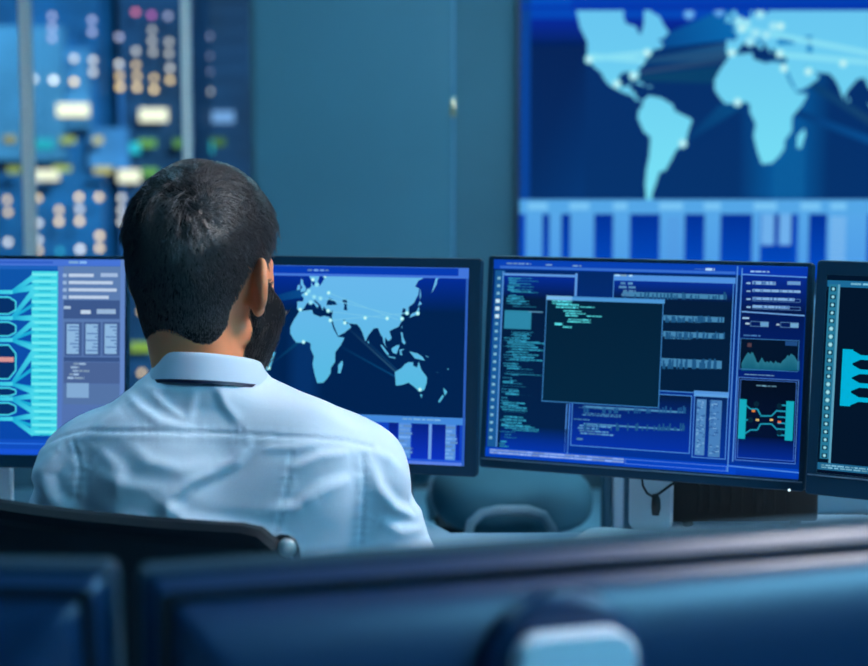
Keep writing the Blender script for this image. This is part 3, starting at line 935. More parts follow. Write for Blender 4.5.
def draw_nodes_left(pic, q, r):
    x0, x1, z0, z1 = r
    pic.rect(x0, z0, x1, z1, C(30, 98, 190), 0, C(14, 76, 190))
    def rc(px0, py0, px1, py1, col, layer, cb=None):
        a, b = q(px0, py0), q(px1, py1)
        pic.rect(a[0], a[1], b[0], b[1], col, layer, cb)
    def tx(px0, py0, px1, py1, col, rows, layer=5, ind=0):
        a, b = q(px0, py0), q(px1, py1)
        pic.text(a[0], a[1], b[0], b[1], col, layer, rows, ind, rng, 2)
    rc(-178, 258, 126, 266, C(70, 116, 214), 1)
    rc(-150, 260, 52, 263.5, C(48, 96, 200), 2)
    tx(68, 260, 86, 264.5, C(130, 180, 236), 1)
    rc(-178, 268, 57, 440, C(14, 84, 168), 1, C(8, 70, 170))
    # right column
    rc(57, 266, 62, 446, C(84, 122, 194), 2)
    rc(62, 266, 120, 446, C(92, 126, 176), 2, C(80, 112, 176))
    rc(120, 258, 126, 452, C(98, 134, 198), 3)
    rc(63, 300, 119, 319, C(60, 88, 140), 3)
    for k, w in enumerate((93, 112, 116, 108)):
        rc(68, 273.5 + 7.3 * k, w, 277 + 7.3 * k, C(186, 206, 232), 4)
        rc(62, 273.5 + 7.3 * k, 66, 277 + 7.3 * k, C(150, 180, 220), 4)
    rc(100, 273, 117, 277, C(160, 186, 222), 4)
    rc(80, 310, 90, 314, C(190, 210, 232), 4)
    rc(96, 309, 115, 314, C(150, 180, 214), 4)
    tx(63, 305, 70, 310, C(170, 196, 226), 1)
    for xa in (66, 85, 104):
        rc(xa - 2, 322, xa + 15, 356, C(66, 94, 146), 3)
        rc(xa, 324, xa + 12, 354, C(140, 182, 222), 4)
        for k in range(8):
            rc(xa + 12 * rng.random(), 326 + k * 3.4, xa + 12, 327.6 + k * 3.4, C(96, 134, 188), 5)
    rc(63, 357, 119, 362, C(56, 84, 136), 3)
    rc(63, 362, 119, 384, C(74, 100, 150), 3)
    tx(66, 362, 90, 380, C(150, 180, 214), 5, 5, .3)
    rc(63, 384, 119, 405, C(84, 116, 166), 3)
    rc(66, 383, 88, 398, C(130, 170, 212), 4)
    # cyan bar and its branches
    CYB = C(60, 210, 230)
    rc(31, 271, 56, 436, CYB, 3)
    for k in range(24):
        y = 273 + 6.85 * k
        rc(31, y, 56, y + 3.0, C(112, 236, 244), 4)
        rc(38, y + 3.8, 50, y + 5, C(40, 176, 208), 4)
    NODE, NODE2 = C(24, 170, 214), C(70, 214, 236)
    for (y, ya, yb) in ((292, 277, 287), (318, 291, 318), (340, 322, 348), (384, 352, 392), (399, 396, 412), (419, 416, 434)):
        pic.line(q(-30, y), q(12, y), .0030, .0034, NODE, NODE2, 5)
        for yy in (ya, yb):
            pic.line(q(11, y), q(33, yy), .0030, .0050, NODE, NODE2, 4)
            pic.line(q(11, y), q(33, (y + yy) / 2), .0020, .0030, NODE, NODE, 3)
    for (c0, c1) in ((297, 314), (322, 336), (345, 379), (388, 396), (403, 415)):
        ym, hh = (c0 + c1) / 2, (c1 - c0) / 2
        pts = [(-14, ym - hh), (8, ym - hh), (15, ym - hh * .5), (15, ym + hh * .5), (8, ym + hh), (-14, ym + hh)]
        pic.poly([q(*e) for e in pts], C(6, 48, 104), 6)
        for e, g2 in zip(pts[:-1], pts[1:]):
            pic.line(q(*e), q(*g2), .0013, .0013, NODE2, NODE2, 7)
    rc(-6, 357, 13, 362, C(214, 150, 150), 8)
    rc(-178, 440, 126, 446, C(40, 112, 226), 4)
    rc(-178, 446, 126, 456, C(22, 84, 214), 4)


def draw_nodes_right(pic, q, r):
    x0, x1, z0, z1 = r
    pic.rect(x0, z0, x1, z1, C(2, 20, 42), 0)
    def rc(px0, py0, px1, py1, col, layer, cb=None):
        a, b = q(px0, py0), q(px1, py1)
        pic.rect(a[0], a[1], b[0], b[1], col, layer, cb)
    def tx(px0, py0, px1, py1, col, rows, layer=5, ind=0):
        a, b = q(px0, py0), q(px1, py1)
        pic.text(a[0], a[1], b[0], b[1], col, layer, rows, ind, rng, 2)
    zt = q(830, 284)[1]
    pic.rect(x0, zt - .004, x1, zt + .006, C(26, 104, 150), 1)
    pic.text(q(850, 286)[0], zt - .001, q(930, 286)[0], zt + .004, C(120, 190, 220), 4, 1)
    a, b = q(824, 284)[0], q(833.5, 380)[0]
    zb = q(825, 459)[1]
    a = x0 + .003
    wcol = q(838, 300)[0] - q(828.5, 300)[0]
    pic.rect(a, zb, a + wcol * .95, zt, C(36, 118, 150), 2)
    pic.rect(a + wcol * .95, zb - .006, a + wcol * 1.18, zt, C(92, 160, 190), 3)
    n = 22
    for k in range(n):
        z = zt - (zt - zb) * (k + .6) / n
        xm = a + wcol * .48
        big = k in (5, 6, 7, 12, 13, 14)
        pic.rect(xm - .0042, z - .0034, xm + .0042, z + .0034, C(6, 46, 70), 4)
        pic.disc(xm, z, .0036 if big else .0026, C(180, 230, 236), C(110, 186, 206), 5, 8)
    pic.rect(x0, zb - .017, x1, zb - .006, C(30, 100, 140), 2)
    pic.text(x0 + .006, zb - .015, x0 + .09, zb - .008, C(120, 180, 206), 4, 2)
    pic.rect(x0, z0, x1, zb - .017, C(3, 16, 38), 1)
    CB = C(0, 176, 216)
    xa = q(840.5, 378)[0]
    zt2, zb2 = q(843, 349)[1], q(843, 406)[1]
    s = (zt2 - zb2)
    pic.rect(xa, zb2, xa + .016, zt2, CB, 3)
    for k in range(9):
        pic.disc(xa + .004 + .007 * (k % 2), zb2 + s * (k + .5) / 9, .0016, C(20, 206, 232), C(0, 150, 196), 4, 8)
    for k in (0.13, .38, .62, .87):
        z = zb2 + s * k
        pic.poly([(xa + .015, z - .010), (xa + .028, z - .0035), (xa + .12, z - .0035), (xa + .12, z + .0035), (xa + .028, z + .0035), (xa + .015, z + .010)], CB, 3)
    for k in range(4):
        pic.rect(xa + .12, zb2 + s * (k * .28 - .02), xa + .15, zb2 + s * (k * .28 + .18), C(10, 150, 190), 4)
        pic.rect(xa + .055, zb2 + s * (k * .28), xa + .068, zb2 + s * (k * .28 + .06), C(220, 140, 80), 5)


T = R_(-6.2)
monitor('black monitor with code windows, directly right of the seated man', (.336, 2.58, 1.0), R_(-22.5), R_(-7.0), .545, .36, (.009, .0065, .009, .0185), DZ, draw_code,
        lip=True, cable=2.6, led=(789.2, 490), neck_top=-.01)
monitor('monitor showing a light blue world map, behind the seated man', (-.191, 2.658, 1.0), R_(-13.6), R_(-6.0), .545, .36, (.020, .0165, .021, .017), DZ, draw_map, lip=False)
monitor('monitor with bright cyan node diagram at the left edge of the picture', (-.788, 2.681, 1.0), R_(-5), R_(-5.7), .545, .36, (.018, .006, .004, .022), DZ, draw_nodes_left, lip=False)
monitor('partly cut off monitor with icon column at the right edge of the picture', (.815, 2.29, 1.007), R_(-30), R_(-5.7), .545, .36, (.0165, .022, .018, .034), DZ, draw_nodes_right, lip=True)

# ------------------------------------------------------------------ large wall display
wd_x0, wd_x1 = at(515.5, 100, YB).x, at(515.5, 100, YB).x + 2.04
wd_z0, wd_z1 = at(520, 275, YB).z, at(520, -6, YB).z
wd_z0 -= .03
Wc = Vector(((wd_x0 + wd_x1) / 2, YB - .06, (wd_z0 + wd_z1) / 2))
wdw, wdh = wd_x1 - wd_x0, wd_z1 - wd_z0
wroot = empty('wall_display', (Wc.x, YB, wd_z0))
tag(wroot, 'huge wall mounted display with glowing world map and data table', 'screen')
LW = Matrix.Translation((0, -.06, wdh / 2))
mb = MB()
o_ = rrect(wdw, wdh, .008)
inn = rrect(wdw - .03, wdh - .03, .002)
loft(mb, [[LW @ Vector((x, .004, z)) for x, z in inn], [LW @ Vector((x, 0, z)) for x, z in inn], [LW @ Vector((x, 0, z)) for x, z in o_], [LW @ Vector((x, .05, z)) for x, z in o_]])
mb.build('bezel', mat('deep_blue_black_frame', rgb(6, 34, 60), 0.4), wroot, True)
MB().box((0, -.02, wdh / 2), (wdw * .6, .04, wdh * .5)).build('wall_bracket', M_VENT, wroot)


def draw_wall(pic, q, r):
    x0, x1, z0, z1 = r
    DEEP, MID = C(3, 34, 88), C(4, 54, 116)
    def Z(py):
        return q(600, py)[1]
    def X(px):
        return q(px, 150)[0]
    pic.rect(x0, z0, x1, z1, C(4, 44, 104), 0, C(4, 52, 110))
    pic.poly([(x0, Z(200)), (X(585), Z(200)), (X(585), Z(40)), (x0, Z(40))], DEEP, 1, [C(4, 44, 100), MID, DEEP, DEEP])
    pic.rect(x0, Z(46), x1, Z(16), C(4, 40, 160), 1, C(3, 34, 92))
    pic.rect(x0, Z(19), x1, z1, C(2, 78, 190), 2, C(1, 66, 178))
    pic.rect(X(570), Z(10.5), x1, z1, C(1, 62, 178), 12, C(1, 58, 174))
    pic.rect(x0, Z(8.5), x1, Z(6), C(1, 46, 164), 13)
    pic.rect(x0, Z(200), X(530), z1, C(8, 66, 150), 3)
    # faint column of dots and glow below Africa
    for (xa, xb, c0, c1) in ((740, 772, C(4, 52, 112), C(6, 84, 150)), (772, 800, C(6, 84, 150), C(6, 84, 150)), (800, 830, C(6, 84, 150), C(4, 48, 106))):
        pic.poly([(X(xa), Z(198)), (X(xb), Z(198)), (X(xb), Z(60)), (X(xa), Z(60))], c0, 1, [c0, c1, c1, c0])
    for i in range(8):
        for j in range(16):
            pic.disc(X(776 + 4.0 * i), Z(138 + 4.0 * j), .0042, C(30, 130, 190), C(16, 110, 172), 2, 6)
    # fit of the map
    sx = X(714) - X(713)
    x17 = X(713.5)
    k_e, k_w = 1.37 * sx, 1.19 * sx
    zG, zS = Z(103.5), Z(164)
    kz = (zG - zS) / (merc(5) - merc(-34.5))
    def ll(lo, la):
        d = lo + 17
        return (x17 + d * (k_e if d > 0 else k_w), zG + kz * (merc(la) * (.86 if d < 0 and la > 0 else 1) - merc(5)))
    # light streams across the oceans
    for (a, b, wa, wb, ca, cb) in (((-72, 46), (-2, 52), .015, .07, C(4, 66, 136), C(8, 104, 176)), ((-80, 36), (-6, 38), .01, .035, C(10, 66, 118), C(30, 84, 132)),
                                   ((-74, 38), (-8, 36), .006, .010, C(40, 84, 124), C(40, 80, 120)), ((-82, 29), (-10, 33), .005, .012, C(46, 80, 116), C(26, 64, 108)), ((-84, 25), (-14, 24), .008, .035, C(10, 66, 106), C(6, 62, 106)),
                                   ((-43, -22), (-2, 6), .006, .035, C(4, 54, 112), C(6, 74, 130)), ((50, 20), (120, -20), .016, .016, C(6, 62, 114), C(24, 66, 108)),
                                   ((40, 0), (116, -26), .016, .016, C(5, 58, 118), C(8, 80, 148))):
        pic.line(ll(*a), ll(*b), wa, wb, ca, cb, 3)
    world_map(pic, ll, (C(118, 222, 244), C(104, 198, 240)), C(20, 130, 196), 4, dot=.019, gradient=1)
    for (lo, la) in ((5, 51), (12, 47), (20, 46), (8, 43), (15, 55), (25, 50), (0, 52)):
        pic.disc(*ll(lo, la), .022, C(190, 245, 250), C(112, 208, 242), 7)
    for (px, py) in ((687, 14), (717, 11)):
        pic.disc(X(px), Z(py), .024, C(130, 200, 245), C(50, 130, 224), 7)
    for (a, b) in (((2, 49), (121, 33)), ((30, 36), (103, 31)), ((-122, 38), (-74, 42)), ((-122, 40), (-76, 37))):
        pic.line(ll(*a), ll(*b), .010, .010, C(138, 226, 246), C(138, 222, 244), 6)
    # data table
    pic.rect(x0, z0, x1, Z(199.5), C(0, 58, 172), 8, C(2, 80, 200))
    pic.rect(x0, Z(214), x1, Z(199.5), C(84, 166, 230), 9)
    for (xa, xb) in ((528, 548), (570, 590), (614, 628), (660, 684), (705, 722), (755, 778), (802, 822), (832, 848)):
        pic.rect(X(xa), Z(210), X(xb), Z(202.5), C(120, 196, 244), 10)
    for (xa, xb) in ((543, 550), (562, 571), (595, 614), (631, 661), (686, 706), (722, 754), (763, 795), (811, 829)):
        pic.rect(X(xa), z0, X(xb), Z(214), C(0, 48, 150), 9, C(0, 76, 198))
    for (xa, xb) in ((526, 543), (550, 562), (571, 595), (614, 631), (661, 686), (706, 722), (754, 762), (800, 811), (829, 852), (852, 1400)):
        pic.rect(X(xa), z0, X(xb), Z(214), C(86, 166, 232), 9, C(76, 154, 230))
    for (xa, xb) in ((763, 776), (781, 793)):
        pic.rect(X(xa), Z(245), X(xb), Z(214), C(110, 176, 236), 10)
    for k in range(14):
        pic.rect(X(832), Z(219 + 4 * k), X(848), Z(217.2 + 4 * k), C(140, 196, 242), 11)
        pic.rect(X(668), Z(219 + 4 * k), X(682), Z(217.4 + 4 * k), C(84, 150, 222), 11)
    for k in range(7):
        pic.rect(X(870 + 24 * k), z0, X(884 + 24 * k), Z(214), C(6, 60, 180), 10)


PW = Matrix.Translation((Wc.x, Wc.y, Wc.z))
picw = Picture(-wdw / 2 + .015, wdw / 2 - .015, -wdh / 2 + .015, wdh / 2 - .015, .0002)
draw_wall(picw, plane_of(PW), picw.r)
picw.build('screen', wroot, LW @ Matrix.Translation((0, .0034, 0)))

# ------------------------------------------------------------------ desks
M_DESK = mat('pale_laminate', rgb(150, 182, 202), 0.4, noise=(5, 0.03))
M_LEG = mat('grey_powder_coat', rgb(86, 104, 116), 0.45)


def desk(label, poly, z, legs):
    cx = sum(p[0] for p in poly) / len(poly)
    cy = sum(p[1] for p in poly) / len(poly)
    root = empty('desk', (cx, cy, 0))
    tag(root, label, 'desk')
    MB().prism([(x - cx, y - cy) for x, y in poly], z - .03, z, bev=.004).build('desk_top', M_DESK, root, True)
    for (x, y) in legs:
        MB().box((x - cx, y - cy, (z - .03) / 2), (.06, .06, z - .03), bev=.004).build('leg', M_LEG, root)
    return root


desk('long pale operator desk carrying the lit monitors, man seated at it',
     [(-1.35, 2.30), (.10, 2.30), (.45, 2.12), (.72, 1.90), (1.30, 1.75), (1.42, 2.20), (.95, 2.60), (.78, 2.84), (.40, 2.84), (.36, 2.70), (.03, 2.70), (-.03, 2.84), (-1.35, 2.84)], DZ,
     [(-1.28, 2.37), (-1.28, 2.76), (-.10, 2.76), (.72, 2.72), (1.25, 1.85), (1.3, 2.15)])

# black computer lying behind the code monitor
pc = empty('computer_case', (.540, 2.775, DZ), 0)
tag(pc, 'black desktop computer case on the desk below and behind the code monitor', 'computer')
MB().box((0, 0, .068), (.262, .09, .116), bev=.006).build('case', mat('matt_black_metal', rgb(8, 12, 17), 0.6), pc, True)
vg = MB()
for k in range(9):
    vg.box((-.075 + .019 * k, -.0455, .068), (.007, .003, .08))
vg.build('grille', M_VENT, pc)
for sx in (-1, 1):
    for sy in (-1, 1):
        MB().lathe([(.008, 0), (.010, .002), (.010, .010)], c=(sx * .095, sy * .03, 0), n=14).build('rubber_foot', M_VENT, pc, True)

# ------------------------------------------------------------------ foreground desk and the two monitors seen from behind
desk('pale desk in the near foreground under the two backs of monitors', [(-.95, .55), (.85, .66), (.80, 1.30), (-.95, 1.24)], .70,
     [(-.88, .62), (.78, .72), (.74, 1.22), (-.88, 1.16)])
a, b = at(129, 550, .915), at(868, 511, 1.05)
yaw_f = math.atan2(b.y - a.y, b.x - a.x)
ctop = a + (b - a).normalized() * .272
monitor('large blurred monitor back with pale stand neck in the right foreground', (ctop.x, ctop.y + .02, ctop.z - .183), math.pi + yaw_f, R_(-6), .545, .36, (.012, .012, .012, .02), .70, None,
        lip=False, group='monitors in the foreground seen from behind', neck_top=.116, neck_h=.031, neck_dx=.029)
a = at(127, 549, .93)
monitor('blurred monitor back cut off at the bottom left corner', (a.x - .275, a.y + .03, a.z - .183), math.pi + R_(-3), R_(-6), .545, .36, (.012, .012, .012, .02), .70, None,
        lip=False, group='monitors in the foreground seen from behind', neck_top=.0)

# ------------------------------------------------------------------ chairs
M_CHF = mat('black_chair_fabric', rgb(12, 20, 30), 0.85, bump=(900, 0.3, 0.0006))
M_CHP = mat('black_nylon', rgb(5, 14, 24), 0.6, spec=.3)


def star_base(root, r=.30, n=5, zt=.40):
    for k in range(n):
        g_ = 2 * math.pi * k / n + .3
        e = Vector((math.cos(g_) * r, math.sin(g_) * r, 0))
        arm = MB().tube([(0, 0, .105), e * .5 + Vector((0, 0, .095)), e + Vector((0, 0, .078))], [.024, .020, .015], 10)
        o = arm.build('base_arm', M_CHP, root, True)
        cs = MB()
        tdir = Vector((-math.sin(g_), math.cos(g_), 0))
        for s_ in (-1, 1):
            cc = e + tdir * .016 * s_ + Vector((0, 0, .029))
            cs.lathe([(.012, -.008), (.028, -.008), (.029, 0), (.028, .008), (.012, .008)], n=18,
                     M=Matrix.Translation(cc) @ tdir.to_track_quat('Z', 'Y').to_matrix().to_4x4())
        cs.tube([e + Vector((0, 0, .03)), e + Vector((0, 0, .08))], .008, 8)
        cs.build('caster', M_CHP, o, True)
    MB().lathe([(.03, .08), (.034, .09), (.034, .14), (.026, .15), (.026, zt * .7), (.017, zt * .7), (.017, zt)], n=20).build('gas_column', M_STEEL, root, True)


def pad(cx, cy, cz, lx, ly, lz, e=3.2, nu=40, nv=16, M=None):
    """cushion: a superellipsoid"""
    mb = MB()
    vs, fs = [], []
    def sp(v, p):
        return math.copysign(abs(v) ** p, v)
    for i in range(nv + 1):
        ph = -math.pi / 2 + math.pi * i / nv
        for k in range(nu):
            th = 2 * math.pi * k / nu
            x = sp(math.cos(ph), .55) * sp(math.cos(th), 2 / e)
            y = sp(math.cos(ph), .55) * sp(math.sin(th), 2 / e)
            z = sp(math.sin(ph), .8)
            p = Vector((cx + x * lx / 2, cy + y * ly / 2, cz + z * lz / 2))
            vs.append(M @ p if M is not None else p)
    for i in range(nv):
        for k in range(nu):
            l = (k + 1) % nu
            fs.append((i * nu + k, i * nu + l, (i + 1) * nu + l, (i + 1) * nu + k))
    mb.add(vs, fs)
    return mb


# the man's chair
ch = empty('office_chair', (-.30, 2.06, 0))
tag(ch, 'black office chair the man in the white shirt sits on', 'chair')
star_base(ch)
pad(0, 0.01, .425, .48, .46, .07).build('seat', M_CHF, ch, 'all')
co = Vector(ch.location)
BL, BR = Vector((-.60, 1.865, 0)), Vector((-.158, 1.70, 0))
NU, NV = 40, 22


def back_pt(u, v, off):
    """u across, v from bottom to top of the backrest"""
    p = BL.lerp(BR, u)
    n = Vector((BR.y - BL.y, -(BR.x - BL.x), 0)).normalized()      # towards the camera
    uu = abs(u - .5) * 2
    ztop = .940 - .010 * u - .045 * max(0, (uu - .80) / .20) ** 2.6
    zbot = .50 + .03 * uu ** 3
    z = zbot + (ztop - zbot) * v
    p = p + n * (.035 * (1 - uu ** 2) + off) + Vector((0, 1, 0)) * (.03 * (1 - v) ** 1.5 - .015 * v * v)
    p.z = z
    return p - co


vs, fs = [], []
for off in (0.012, -0.012):
    for i in range(NV + 1):
        for k in range(NU + 1):
            vs.append(back_pt(k / NU, i / NV, off))
n1 = (NU + 1) * (NV + 1)
for i in range(NV):
    for k in range(NU):
        a = i * (NU + 1) + k
        fs.append((a, a + 1, a + NU + 2, a + NU + 1))
        fs.append((n1 + a, n1 + a + NU + 1, n1 + a + NU + 2, n1 + a + 1))
for k in range(NU):
    for a in (k, NV * (NU + 1) + k):
        fs.append((a, a + 1, n1 + a + 1, n1 + a))
for i in range(NV):
    for a in (i * (NU + 1), i * (NU + 1) + NU):
        fs.append((a, a + NU + 1, n1 + a + NU + 1, n1 + a))
MB().add(vs, fs).build('backrest', M_CHF, ch, True)
loop = [back_pt(u, 1, 0) for u in np.linspace(0, 1, 30)] + [back_pt(1, v, 0) for v in np.linspace(.97, .03, 14)] + \
       [back_pt(u, 0, 0) for u in np.linspace(1, 0, 24)] + [back_pt(0, v, 0) for v in np.linspace(.03, .97, 14)]
MB().tube(loop, .0155, 10, closed=True).build('back_frame', M_CHP, ch, True)
kp = at(286, 547, 1.685) - co
MB().lathe([(.002, 0), (.0085, .0), (.0095, .003), (.0095, .012), (.006, .016), (.002, .0165)], n=20,
           M=Matrix.Translation(kp) @ Vector((.25, -1, .2)).to_track_quat('Z', 'Y').to_matrix().to_4x4()).build('knob', mat('pale_metal', rgb(215, 215, 210), .3, .7), ch, True)
rp = [at(275, 541, 1.69), at(281, 537.5, 1.69), at(287, 538, 1.69), at(293, 542, 1.69), at(296, 549, 1.69), at(297, 558, 1.69)]
MB().tube([p - co for p in rp], .0042, 8).build('bracket', M_CHP, ch, True)
MB().tube([(-.09, -.10, .40), (-.10, -.25, .42), (-.08, -.285, .60)], .016, 10).build('back_support', M_CHP, ch, True)

# visitor chair behind the desk
bc = empty('office_chair', (at(500, 500, 3.75).x, 3.75, 0), R_(8))
tag(bc, 'empty grey-teal chair with armrest loop beyond the desk, below the gap between monitors', 'chair')
M_TEAL = mat('teal_grey_upholstery', rgb(44, 100, 120), 0.8, bump=(500, .2, .0006))
star_base(bc, .28)
st = pad(.035, .04, .535, .38, .46, .15, 2.4)
st.build('seat', M_TEAL, bc, 'all')
MB().box((.05, .04, .42), (.2, .24, .03), bev=.008).build('seat_plate', M_CHP, bc, True)
pad(-.20, .06, .83, .09, .44, .50, 3.0, M=Matrix.Translation((0, 0, 0))).build('backrest', M_TEAL, bc, 'all')
MB().tube([(-.05, .06, .43), (-.21, .06, .46), (-.23, .06, .66)], .017, 10).build('back_support', M_CHP, bc, True)
for sy in (-.24, .33):
    pts = [(-.115, sy, .415), (-.125, sy, .47), (-.11, sy, .535), (-.085, sy, .556), (-.05, sy, .562), (.02, sy, .560), (.055, sy, .547), (.075, sy, .515), (.082, sy, .46), (.085, sy, .415)]
    MB().tube(pts, .0115, 12).build('armrest', mat('grey_blue_armrest', rgb(104, 140, 156), .45), bc, True)
    MB().box((-.01, (sy + (.10 if sy > 0 else -.05)) / 2 + .0, .418), (.21, abs(sy) - .02, .014), bev=.004).build('arm_bracket', M_CHP, bc, True)

# low cabinet and a partition post far behind
cb = empty('low_cabinet', (1.55, 5.9, 0))
tag(cb, 'pale low storage cabinet against the back wall under the big display', 'cabinet')
MB().box((0, 0.05, .43), (1.5, .46, .74), bev=.006).build('body', mat('pale_cabinet', rgb(150, 172, 186), .5), cb, True)
MB().box((0, .07, .03), (1.44, .40, .06)).build('plinth', M_VENT, cb)
for k in range(3):
    d = MB().box((-.49 + .49 * k, -.192, .43), (.475, .02, .70), bev=.004).build('door', mat('pale_cabinet', rgb(150, 172, 186), .5), cb, True)
    MB().tube([(-.30 + .49 * k, -.225, .5), (-.30 + .49 * k, -.225, .66)], .006, 8).build('handle', M_STEEL, d, True)
MB().box((0, .05, .812), (1.52, .48, .024), bev=.005).build('cabinet_top', M_DESK, cb, True)
pp = at(617, 500, 3.3)
po = empty('partition_post', (pp.x, 3.3, 0))
tag(po, 'grey metal post with dark sides standing behind the code monitor', 'post')
MB().box((0, 0, .44), (.022, .05, .86), bev=.003).build('post', mat('light_grey_metal', rgb(134, 164, 182), .4, .2), po, True)
for s_ in (-1, 1):
    MB().box((s_ * .0215, .006, .44), (.019, .05, .86), bev=.002).build('side_channel', mat('dark_teal_channel', rgb(16, 62, 84), .5), po, True)
MB().box((0, 0, .006), (.12, .12, .012), bev=.003).build('foot_plate', M_CHP, po, True)

# ------------------------------------------------------------------ the seated man: distance-field modelling
def rng_idx(a, lo, hi):
    return max(0, int(np.searchsorted(a, lo)) - 1), min(len(a), int(np.searchsorted(a, hi)) + 1)


def smin(a, b, k):
    if k <= 0:
        return np.minimum(a, b)
    h = np.clip(.5 + .5 * (b - a) / k, 0, 1)
    return b + (a - b) * h - k * h * (1 - h)


class Field:
    def __init__(s, xs, ys, zs):
        s.x, s.y, s.z = (np.asarray(a, dtype=np.float32) for a in (xs, ys, zs))
        s.F = np.full((len(xs), len(ys), len(zs)), .2, dtype=np.float32)

    def op(s, fn, lo, hi, k=0.0, mode='u'):
        m = k + .012
        i0, i1 = rng_idx(s.x, lo[0] - m, hi[0] + m)
        j0, j1 = rng_idx(s.y, lo[1] - m, hi[1] + m)
        k0, k1 = rng_idx(s.z, lo[2] - m, hi[2] + m)
        if i0 >= i1 or j0 >= j1 or k0 >= k1:
            return
        X, Y, Z = np.meshgrid(s.x[i0:i1], s.y[j0:j1], s.z[k0:k1], indexing='ij')
        d = fn(X, Y, Z).astype(np.float32)
        V = s.F[i0:i1, j0:j1, k0:k1]
        if mode == 'u':
            V[...] = smin(V, d, k)
        else:                                   # subtract
            V[...] = -smin(-V, d, k)

    def cone(s, a, b, ra, rb, k=.02, T=None, mode='u'):
        """rounded cone from a to b; T maps local points to the world"""
        if T is not None:
            a, b = T @ Vector(a), T @ Vector(b)
        a, b = np.array(a), np.array(b)
        r = max(ra, rb)
        ab = b - a
        L = float(ab @ ab) + 1e-12

        def fn(X, Y, Z):
            t = np.clip(((X - a[0]) * ab[0] + (Y - a[1]) * ab[1] + (Z - a[2]) * ab[2]) / L, 0, 1)
            return np.sqrt((X - a[0] - t * ab[0]) ** 2 + (Y - a[1] - t * ab[1]) ** 2 + (Z - a[2] - t * ab[2]) ** 2) - (ra + (rb - ra) * t)
        s.op(fn, np.minimum(a, b) - r, np.maximum(a, b) + r, k, mode)

    def ell(s, c, r, k=.02, T=None, mode='u', rot=None):
        """ellipsoid; T: local frame -> world; rot: extra rotation of the ellipsoid inside its frame"""
        M = (T if T is not None else Matrix.Identity(4)) @ Matrix.Translation(Vector(c)) @ (rot.to_4x4() if rot is not None else Matrix.Identity(4))
        cw = np.array(M.translation)
        Ri = np.array(M.to_3x3().inverted())
        R = max(r)

        def fn(X, Y, Z):
            x, y, z = X - cw[0], Y - cw[1], Z - cw[2]
            p = [Ri[i][0] * x + Ri[i][1] * y + Ri[i][2] * z for i in range(3)]
            k0 = np.sqrt(sum((p[i] / r[i]) ** 2 for i in range(3))) + 1e-6
            k1 = np.sqrt(sum((p[i] / r[i] ** 2) ** 2 for i in range(3))) + 1e-6
            return k0 * (k0 - 1) / k1
        s.op(fn, cw - R, cw + R, k, mode)

    def mesh(s):
        """surface nets"""
        F, x, y, z = s.F, s.x, s.y, s.z
        In = F < 0
        n = [a - 1 for a in F.shape]
        cnt = np.zeros(n, dtype=np.int8)
        for dx in (0, 1):
            for dy in (0, 1):
                for dz in (0, 1):
                    cnt += In[dx:dx + n[0], dy:dy + n[1], dz:dz + n[2]]
        act = np.argwhere((cnt > 0) & (cnt < 8))
        I, J, K = act.T
        acc = np.zeros((len(act), 3))
        num = np.zeros(len(act))
        cor = [(0, 0, 0), (1, 0, 0), (0, 1, 0), (1, 1, 0), (0, 0, 1), (1, 0, 1), (0, 1, 1), (1, 1, 1)]
        for p, q in ((0, 1), (2, 3), (4, 5), (6, 7), (0, 2), (1, 3), (4, 6), (5, 7), (0, 4), (1, 5), (2, 6), (3, 7)):
            a, b = cor[p], cor[q]
            fa, fb = F[I + a[0], J + a[1], K + a[2]], F[I + b[0], J + b[1], K + b[2]]
            m = (fa < 0) != (fb < 0)
            t = np.where(m, fa / np.where(m, fa - fb, 1), 0)
            P = np.stack([x[I + a[0]] + t * (x[I + b[0]] - x[I + a[0]]), y[J + a[1]] + t * (y[J + b[1]] - y[J + a[1]]), z[K + a[2]] + t * (z[K + b[2]] - z[K + a[2]])], 1)
            acc += P * m[:, None]
            num += m
        V = acc / num[:, None]
        idx = np.full(n, -1, dtype=np.int64)
        idx[I, J, K] = np.arange(len(act))
        Q = []
        for ax in range(3):
            sl0, sl1 = [slice(1, -1)] * 3, [slice(1, -1)] * 3
            sl0[ax], sl1[ax] = slice(0, -1), slice(1, None)
            A, B = In[tuple(sl0)], In[tuple(sl1)]
            e = np.argwhere(A != B)
            fl = A[tuple(e.T)]
            off = np.array([1, 1, 1])
            off[ax] = 0
            e = e + off
            u, w = [(1, 2), (2, 0), (0, 1)][ax]
            def at_(du, dw):
                q = e.copy()
                q[:, u] -= du
                q[:, w] -= dw
                return idx[q[:, 0], q[:, 1], q[:, 2]]
            q = np.stack([at_(1, 1), at_(0, 1), at_(0, 0), at_(1, 0)], 1)
            q[~fl] = q[~fl][:, ::-1]
            Q.append(q[(q >= 0).all(1)])
        return V, np.concatenate(Q)


def graded(spans, lo, hi, coarse):
    """grid lines from lo to hi: spans [(a, b, step)] fine, coarse elsewhere"""
    out, p = [], lo
    for a, b, st in sorted(spans):
        if a > p:
            out += list(np.linspace(p, a, max(2, int((a - p) / coarse) + 1))[:-1])
        out += list(np.linspace(max(a, p), b, max(2, int((b - max(a, p)) / st) + 1))[:-1])
        p = b
    out += list(np.linspace(p, hi, max(2, int((hi - p) / coarse) + 1)))
    return np.array(out, dtype=np.float32)


